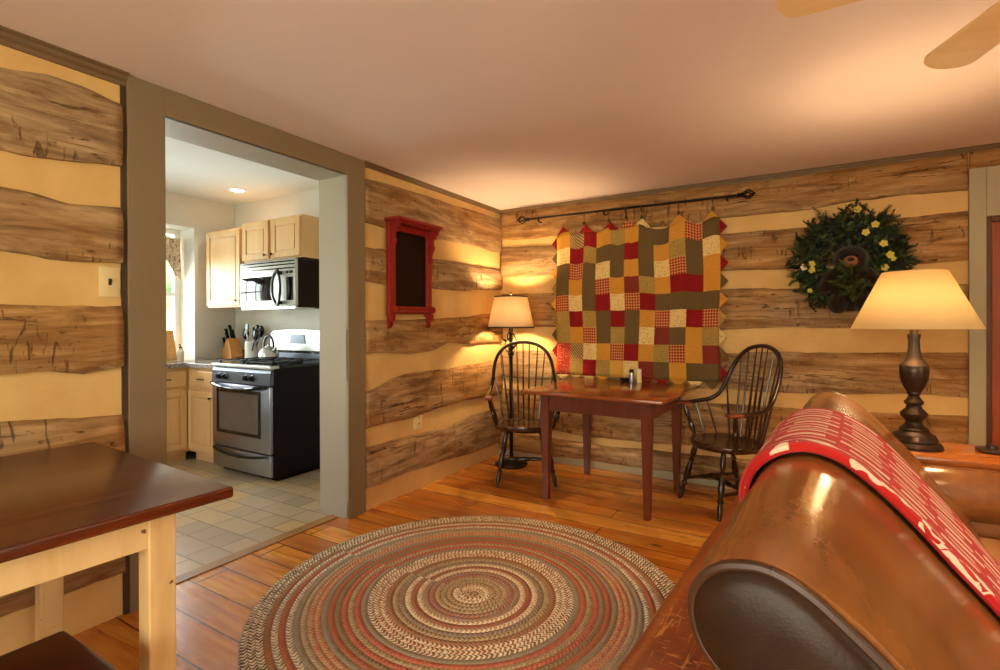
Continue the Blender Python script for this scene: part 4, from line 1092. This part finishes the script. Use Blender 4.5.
# end panels with piping
END = [(-.09, .942), (-.125, .940), (-.153, .929), (-.174, .906), (-.183, .880), (-.180, .850), (-.168, .823), (-.145, .800), (-.110, .775), (-.075, .735), (-.03, .66), (.01, .56), (.06, .47), (.20, .46), (.30, .50), (.262, .585), (.20, .67), (.11, .772), (.06, .828), (.028, .862), (-.008, .893), (-.05, .925)]
ES = smooth_closed(END)
for s, sg in ((S0, -1), (S1, 1)):
    b = MB(); rr = []
    for k, dy in ((0, 0), (.0, .010), (.03, .017), (.12, .024), (.4, .030), (.8, .032)):
        rr.append([SP(p, s+sg*dy, z) for p, z in inset(ES, k)])
    b.rings(rr); b.build('end_panel', M['leather_dark'], sofa, ang=70, label='dark brown leather end panel')
    b = MB(); b.tube([SP(p, s+sg*.008, z) for p, z in ES+ES[:1]], .0075, 8, cap=False); b.build('piping', M['piping'], sofa)
# outer back: a worn padded shell
OB = [(-.03, .06), (-.335, .06), (-.340, .40), (-.338, .62), (-.331, .675), (-.315, .698), (-.285, .708), (-.22, .712), (-.12, .712), (-.03, .71)]
b = MB(); rings = []
for i in range(31):
    s = S0+.01+(S1-S0-.02)*i/30; k = .0 if 0 < i < 30 else .03
    rings.append([SP(p+.002*math.sin(s*17+z*8), s, z+.002*math.sin(s*11)) for p, z in inset(OB, k)])
b.rings(rings); b.build('outer_back', M['leather_worn'], sofa, ang=40, label='scratched red-brown leather outer back')
# seat: frame, cushions
b = MB(); b.box(-.03-SX0, 1.02-SX0, S0+.05-SY0, S1-.04-SY0, .08, .34, bev=.02); b.build('seat_frame', M['leather'], sofa, ang=40)
def cushion(x0, x1, y0, y1, z0, z1, name, m):
    b = MB(); n = 14; rr = []
    for k in range(9):
        u = k/8; zz = z0+(z1-z0)*u; sh = (1-abs(2*u-1)**4); ring = []
        ins = .035*(1-sh)
        for a in range(40):
            t_ = 2*PI*a/40; cx, cy = math.cos(t_), math.sin(t_)
            x = (x0+x1)/2+((x1-x0)/2-ins)*math.copysign(abs(cx)**.28, cx); y = (y0+y1)/2+((y1-y0)/2-ins)*math.copysign(abs(cy)**.28, cy)
            ring.append(Vector((x, y, zz)))
        rr.append(ring)
    for k, f in ((.8, .4), (.5, .8), (.2, 1.0)):
        rr.append([Vector(((x0+x1)/2+(p.x-(x0+x1)/2)*k, (y0+y1)/2+(p.y-(y0+y1)/2)*k, z1+.03*f)) for p in rr[8]])
    b.rings(rr); o = b.build(name, m, sofa, ang=60)
    return o
ys = [S0+.22-SY0, (S0+S1)/2-SY0, S1-.17-SY0]
for i in range(2): cushion(.20-SX0, 1.05-SX0, ys[i]+.004, ys[i+1]-.004, .33, .50, 'seat_cushion', M['leather_seat'])
# rolled arms
def arm(sc, flare, p0=.16, p1=1.05):
    b = MB(); prof = []
    c = .602; r = .098
    for i in range(19):
        a = R(-60)+R(300)*i/18; prof.append((r*math.cos(a), c+r*math.sin(a)))
    prof = [(q, z) for q, z in prof]+[(-.072, .40), (-.072, .07), (.072, .07), (.072, .40)]
    rings = []
    for i in range(17):
        u = i/16; p = p0+(p1-p0)*u; off = flare*u
        k = .06 if i in (0, 16) else 0
        rings.append([SP(p, sc+off+q*(1-k), .4+(z-.4)*(1-k)) for q, z in prof])
    b.rings(rings); o = b.build('arm', M['leather'], sofa, ang=50)
    b = MB(); b.lathe([(0, 0), (.06, .002), (.085, .0), (.092, -.008)], 28, M=Matrix.Translation(SP(p1+.004, sc+flare, c)) @ Matrix.Rotation(PI/2, 4, 'Y'), cap=False); b.build('arm_front', M['leather_dark'], o)
arm(2.56, .10); arm(.84, -.10)
for p in (-.28, .95):
    for s in (S0+.12, S1-.12):
        b = MB(); b.lathe([(0, 0), (.022, 0), (.034, .03), (.03, .06), (.04, .085), (0, .085)], 16, c=SP(p, s, 0)); b.build('foot', M['cherry_leg'], sofa)

# ------------------------------------------------------------------ throw over the sofa back
def throw_mat():
    t = NT('red_woven_throw'); s = t.n('SeparateXYZ', {0: t.n('TexCoord').outputs['UV']}); u, v = s.outputs[0], s.outputs[1]
    vec = t.n('CombineXYZ', {0: u, 1: v, 2: 0.0}).outputs[0]
    rd = srgb(190, 34, 28); wh = srgb(236, 214, 184)
    nz = t.noise(t.n('Mapping', {'Vector': vec, 'Scale': (55, 22, 1)}).outputs[0], 1.0, 3, .6)
    # weft rows of broken white dashes, in columns
    RW = 37.0
    q = t.math('MULTIPLY', u, RW); rows = t.math('FRACT', q); rid = t.math('FLOOR', q)
    col = t.math('FRACT', t.math('ADD', t.math('MULTIPLY', v, 8.5), t.math('MULTIPLY', t.math('MODULO', rid, 2.0), .18)))
    dash = t.math('MULTIPLY', t.math('GREATER_THAN', col, .24), t.math('GREATER_THAN', nz, .36))
    line = t.math('MULTIPLY', t.math('LESS_THAN', t.math('ABSOLUTE', t.math('SUBTRACT', rows, .5)), .21), dash)
    body = t.math('MULTIPLY', line, t.math('GREATER_THAN', u, .075))
    # curled leaf border along the hem
    bn = t.noise(t.n('Mapping', {'Vector': vec, 'Scale': (34, 15, 1)}).outputs[0], 1.0, 2, .5, 1.4)
    leaf = t.math('MULTIPLY', t.math('GREATER_THAN', bn, .545), t.math('MULTIPLY', t.math('LESS_THAN', u, .055), t.math('GREATER_THAN', u, .003)))
    f = t.math('MAXIMUM', t.math('MULTIPLY', body, .85), leaf)
    c = t.mix(f, rd, wh)
    c = t.mix(t.math('MULTIPLY', t.noise(t.coord(), 120, 3), .3), c, srgb(120, 14, 16))
    w = t.math('SINE', t.math('MULTIPLY', u, 900.0))
    return t.principled(c, .85, 0, t.bump(t.math('ADD', w, t.math('MULTIPLY', f, 3.0)), .35, .003), **{'Specular IOR Level': .15, 'Sheen Weight': .15})
# path round the roll, from the outer side to the seat side, just clear of the leather
TP = [(-.184, .830), (-.193, .853), (-.1965, .881), (-.1855, .914), (-.160, .941), (-.126, .955), (-.089, .9555), (-.043, .9395), (.002, .9105), (.039, .878), (.073, .843), (.123, .788), (.215, .683), (.278, .603), (.338, .540), (.40, .537), (.46, .547)]
def path_pts(P, n):
    V = [Vector((p, 0, z)) for p, z in P]; out = []
    L = [0]
    for a, c in zip(V, V[1:]): L.append(L[-1]+(c-a).length)
    for i in range(n+1):
        d = L[-1]*i/n; k = 0
        while k < len(L)-2 and L[k+1] < d: k += 1
        f = (d-L[k])/(L[k+1]-L[k]); p0, p1, p2, p3 = V[max(0, k-1)], V[k], V[k+1], V[min(len(V)-1, k+2)]
        out.append(.5*((2*p1)+(p2-p0)*f+(2*p0-5*p1+4*p2-p3)*f*f+(3*p1-p0-3*p2+p3)*f**3))
    return out, L[-1]
NV = 90
tp, TL = path_pts(TP, NV)
th = empty('throw_blanket', s_org+su*(1.70-SY0)+sn*(-.09-SX0)+Vector((0, 0, .955)), -SA, 'red and white woven throw draped over the rolled back of the sofa', 'throw')
b = MB(); uvl = b.bm.loops.layers.uv.new('uv'); G = {}; NU = 70
for j, q in enumerate(tp):
    v = j/NV; w = v*TL
    sa = 1.19+.16*math.sin(min(1, w/.30)*PI/2)-.03*max(0, w-.35)+.005*math.sin(v*31)
    sb = 1.93-.10*max(0, .25-v)-.30*max(0, v-.5)**1.2+.010*math.sin(v*23)
    tq = (tp[min(NV, j+1)]-tp[max(0, j-1)]).normalized(); nr = Vector((-tq.z, 0, tq.x))
    for i in range(NU+1):
        u = i/NU; s = sa+(sb-sa)*u
        ed = min(1, min(u, 1-u)/.035)
        lift = .016*math.sqrt(max(0, 1-(1-ed)**2))+.003*ed*math.sin(u*19+v*5)+.002*ed*math.sin(u*43+v*11)
        lift += .012*max(0, v-.40)*ed*math.sin(u*26+v*9)
        lift *= min(1, (w+.004)/.02)
        p = Vector((q.x, 0, q.z))+nr*(lift+.005)
        G[i, j] = b.bm.verts.new((p.x+.09, s-1.70, p.z-.955))
for i in range(NU):
    for j in range(NV):
        f = b.bm.faces.new((G[i, j], G[i+1, j], G[i+1, j+1], G[i, j+1]))
        for lp, (a, c) in zip(f.loops, ((i, j), (i+1, j), (i+1, j+1), (i, j+1))): lp[uvl].uv = (a/NU*.62, c/NV*TL)
o = b.build('blanket', throw_mat(), th, ang=80)
md = o.modifiers.new('s', 'SOLIDIFY'); md.thickness = .006; md.offset = 0

# ------------------------------------------------------------------ end table and table lamp
et = empty('end_table', (3.03, -1.345, 0), 0, 'orange-brown wooden end table behind the sofa arm, holding the bronze lamp', 'table')
b = MB(); b.box(-.29, .29, -.185, .185, .672, .70, bev=.006); b.build('tabletop', M['endtable'], et, ang=30)
for sx in (-1, 1):
    for sy in (-1, 1):
        b = MB(); b.taper((sx*.25, sy*.145, 0), .016, (sx*.25, sy*.145, .672), .024); b.build('leg', M['endtable'], et, smooth=False)
b = MB(); b.box(-.24, .24, -.150, -.13, .57, .672); b.box(-.24, .24, .13, .150, .57, .672); b.box(-.255, -.235, -.14, .14, .57, .672); b.box(.235, .255, -.14, .14, .57, .672); b.build('apron', M['endtable'], et, smooth=False)
tl = empty('table_lamp', (2.935, -1.345, .70), 0, 'bronze turned table lamp with large cream shade on the end table', 'lamp')
b = MB()
LS = .86
prof = [(0, 0), (.116, 0), (.118, .012), (.108, .024), (.098, .028), (.100, .036), (.088, .058), (.066, .068), (.060, .074), (.062, .082), (.040, .098), (.034, .112), (.046, .126), (.056, .138), (.058, .150), (.046, .162), (.034, .172), (.030, .184), (.040, .192), (.042, .200), (.030, .212), (.022, .226), (.030, .236), (.030, .244), (.046, .268), (.058, .300), (.062, .332), (.062, .350), (.060, .354), (.060, .360), (.046, .378), (.032, .400), (.026, .430), (.024, .470), (.028, .490), (.028, .498), (0, .498)]
b.lathe([(r*LS, z) for r, z in prof], 36, cap=False); b.build('base', M['lampbronze'], tl, ang=28)
b = MB(); b.lathe([(0, .498), (.016, .498), (.016, .545), (0, .545)], 16); b.build('socket', M['brass'], tl)
b = MB(); b.sphere((0, 0, .61), .030, sc=(1, 1, 1.25)); b.build('bulb', M['bulb'], tl)
empire_shade(tl, .232, .116, .522, .772, M['shade_r'])
b = MB()
for s in (-1, 1): b.tube([(s*.015, 0, .52), (s*.07, 0, .58), (s*.07, 0, .68), (0, 0, .752)], .002, 5)
b.build('harp', M['brass'], tl)
cs = empty('coaster', (3.20, -1.30, .70), 0, 'flat dark round coaster on the end table right of the lamp', 'coaster')
b = MB(); b.lathe([(0, 0), (.05, 0), (.055, .006), (.052, .014), (.02, .018), (.018, .03), (0, .032)], 24); b.build('disc', M['lampbronze'], cs)

# ------------------------------------------------------------------ farmhouse table on the left, with bench
ft = empty('farm_table', (.575, -4.148, 0), R(-2.8), 'farmhouse table with dark plank top and worn cream legs against the left wall', 'table')
b = MB(); b.box(-.505, .513, -.50, .815, .755, .787, bev=.007, seg=3); b.build('tabletop', M['dark_table'], ft, ang=30)
for x in (-.44, .420):
    for y in (-.42, .655):
        b = MB(); b.box(x-.033, x+.033, y-.033, y+.033, 0, .755, bev=.004); b.build('leg', M['cream'], ft, smooth=False)
for a in ((-.407, .387, .633, .660), (-.407, .387, -.43, -.405), (-.465, -.442, -.387, .622), (.424, .447, -.387, .622)):
    b = MB(); b.box(*a, .662, .755, bev=.002); b.build('apron', M['cream'], ft, smooth=False)
bn = empty('bench', (1.05, -4.38, 0), 0, 'dark wooden bench pushed under the farmhouse table', 'bench')
b = MB(); b.box(-.19, .19, -.72, .72, .425, .455, bev=.014, seg=3); b.build('seat_plank', M['dark_bench'], bn, ang=40)
for y in (-.52, .50):
    b = MB(); b.prism([(-.15, 0), (-.06, 0), (0, .10), (.06, 0), (.15, 0), (.13, .425), (-.13, .425)], lambda u, v, d: (u, d, v), y-.014, y+.014); b.build('leg', M['dark_bench'], bn, smooth=False)
b = MB(); b.box(-.012, .012, -.505, .485, .20, .27); b.build('stretcher', M['dark_bench'], bn, smooth=False)

# ------------------------------------------------------------------ ceiling fan
fn = empty('ceiling_fan', (3.13, -2.68, ZC), 0, 'ceiling fan with pale maple blades, only two blade tips in view', 'ceiling fan')
b = MB(); b.lathe([(0, 0), (.075, 0), (.07, -.03), (.03, -.06), (.02, -.07), (.02, -.14), (0, -.14)], 28, cap=False); b.build('canopy', M['white'], fn)
b = MB(); b.lathe([(0, -.13), (.06, -.14), (.12, -.165), (.13, -.20), (.12, -.245), (.07, -.27), (0, -.275)], 32, cap=False); b.build('motor', M['white'], fn)
hub = Vector((3.13, -2.68)); 
t1 = Vector((2.444, -2.71))-hub; a1 = math.atan2(t1.y, t1.x)
for k in range(5):
    a = a1-R(72)*k
    mm = Matrix.Rotation(a, 4, 'Z') @ Matrix.Translation((0, 0, -.250)) @ Matrix.Rotation(R(11), 4, 'X')
    b = MB(); poly = []
    for i in range(9): poly.append((.16+.445*i/8, -.052-.016*i/8))
    for i in range(1, 12):
        q = -PI/2+PI*i/12; poly.append((.605+.062*math.cos(q), .068*math.sin(q)))
    for i in range(9): poly.append((.605-.445*i/8, .068-.016*i/8))
    b.rings([[mm @ Vector((u, v, d)) for u, v in poly] for d in (-.004, .004)]); bl = b.build('blade', M['blade'], fn, smooth=False)
    b = MB(); b.box(.09, .24, -.018, .018, -.012, -.004, bev=.003, M=mm); b.build('blade_arm', M['brass'], bl, smooth=False)
b = MB(); b.lathe([(0, -.27), (.05, -.275), (.055, -.31), (0, -.315)], 24, cap=False); b.build('added_light_fitter', M['brass'], fn)
b = MB(); b.lathe([(.055, -.31), (.12, -.33), (.15, -.37), (.14, -.42), (.09, -.455), (0, -.468)], 32, cap=False); b.build('added_light_bowl', M['glassw'], fn)  # fitter and bowl are added, to house the unseen fill lamp

# ------------------------------------------------------------------ camera
cam = bpy.data.cameras.new('camera'); co = bpy.data.objects.new('camera', cam); COL.objects.link(co)
def cam_basis(yaw, pitch, roll):
    c, s = math.cos(yaw), math.sin(yaw)
    f = Vector((-s, c, 0)); r = Vector((c, s, 0)); d = Vector((0, 0, -1))
    f2 = f*math.cos(pitch)+d*math.sin(pitch); d2 = d*math.cos(pitch)-f*math.sin(pitch)
    r3 = r*math.cos(roll)+d2*math.sin(roll); d3 = d2*math.cos(roll)-r*math.sin(roll)
    return r3, d3, f2
r_, d_, f_ = cam_basis(.540748634, 4.0367e-3, 2.78e-3)
mt = Matrix.Identity(4)
for i in range(3):
    mt[i][0] = r_[i]; mt[i][1] = -d_[i]; mt[i][2] = -f_[i]
mt.translation = (2.53262, -4.22100, 1.2502)
co.matrix_world = mt
cam.sensor_fit = 'HORIZONTAL'; cam.sensor_width = 36; cam.lens = 36*.51211
cam.shift_y = -.00955; cam.clip_start = .02
SC.camera = co

# ------------------------------------------------------------------ light
def light(name, typ, loc, power, col, size=.1, rot=None, **kw):
    l = bpy.data.lights.new(name, typ); l.energy = power; l.color = col
    if typ == 'AREA':
        l.shape = 'RECTANGLE'; l.size, l.size_y = size
    else: l.shadow_soft_size = size
    for k, v in kw.items(): setattr(l, k, v)
    o = bpy.data.objects.new(name, l); COL.objects.link(o); o.location = loc
    if rot: o.rotation_euler = rot
    return o
WARM = (1, .66, .33)
light('table_lamp_light', 'POINT', (2.935, -1.345, 1.31), 42, WARM, .07)
light('floor_lamp_light', 'POINT', (.285, -.29, 1.36), 44, WARM, .04)
light('added_fan_fill', 'POINT', (3.13, -2.68, 1.95), 120, (1, .68, .36), .10)  # added lamp out of view, warm fill for floor and ceiling
# daylight arriving at the windows
light('window_light_kitchen', 'AREA', (WX-.12, (WY0+WY1)/2, 1.55), 56, (.92, .96, 1), (1.2, 1.2), (0, -PI/2, 0))
light('window_light_kitchen_rear', 'AREA', (-1.6, KYR-.2, 1.5), 24, (.92, .98, 1), (1.3, 1.2), (PI/2, 0, 0))
light('window_light_right', 'AREA', (XR+.25, -3.75, 1.4), 40, (1, .84, .62), (1.6, 1.2), (0, PI/2, 0))
light('window_light_rear', 'AREA', (2.3, YR-.3, 1.35), 100, (1, .86, .70), (2.4, 1.3), (PI/2, 0, 0))
light('downlight', 'SPOT', (-2.02, -1.385, KZ-.02), 19, (1, .97, .92), .05, None, spot_size=R(130), spot_blend=.6)
# surroundings: bright sky over trees
w = bpy.data.worlds.new('surroundings'); SC.world = w; w.use_nodes = True
nt = w.node_tree; nt.nodes.clear()
def wn(t, **k):
    n_ = nt.nodes.new(t)
    for a, v in k.items(): setattr(n_, a, v)
    return n_
tc = wn('ShaderNodeTexCoord'); sp = wn('ShaderNodeSeparateXYZ'); nt.links.new(tc.outputs['Generated'], sp.inputs[0])
nz = wn('ShaderNodeTexNoise'); nz.inputs['Scale'].default_value = 14; nz.inputs['Detail'].default_value = 6; nt.links.new(tc.outputs['Generated'], nz.inputs[0])
gr = wn('ShaderNodeValToRGB'); nt.links.new(nz.outputs[0], gr.inputs[0])
gr.color_ramp.elements[0].position = .35; gr.color_ramp.elements[0].color = (.10, .18, .07, 1)
gr.color_ramp.elements[1].position = .65; gr.color_ramp.elements[1].color = (.55, .75, .38, 1)
ad = wn('ShaderNodeMath', operation='MULTIPLY_ADD'); nt.links.new(nz.outputs[0], ad.inputs[0]); ad.inputs[1].default_value = .5; nt.links.new(sp.outputs[2], ad.inputs[2])
sk = wn('ShaderNodeValToRGB'); nt.links.new(ad.outputs[0], sk.inputs[0])
sk.color_ramp.elements[0].position = .42; sk.color_ramp.elements[0].color = (0, 0, 0, 1)
sk.color_ramp.elements[1].position = .50; sk.color_ramp.elements[1].color = (1, 1, 1, 1)
mx = wn('ShaderNodeMix', data_type='RGBA'); nt.links.new(sk.outputs[0], mx.inputs[0]); nt.links.new(gr.outputs[0], mx.inputs[6]); mx.inputs[7].default_value = (.95, 1, 1, 1)
bgn = wn('ShaderNodeBackground'); nt.links.new(mx.outputs[2], bgn.inputs[0]); bgn.inputs[1].default_value = 4.0
wo = wn('ShaderNodeOutputWorld'); nt.links.new(bgn.outputs[0], wo.inputs[0])

vs = SC.view_settings
SC.display_settings.display_device = 'sRGB'
vs.view_transform = 'Standard'; vs.look = 'None'; vs.exposure = 0.2; vs.gamma = 1; vs.use_curve_mapping = False
SC.cycles.max_bounces = 10; SC.cycles.diffuse_bounces = 6; SC.cycles.transmission_bounces = 6; SC.cycles.transparent_max_bounces = 12
SC.cycles.sample_clamp_indirect = 4; SC.cycles.use_denoising = True
bpy.context.view_layer.update()
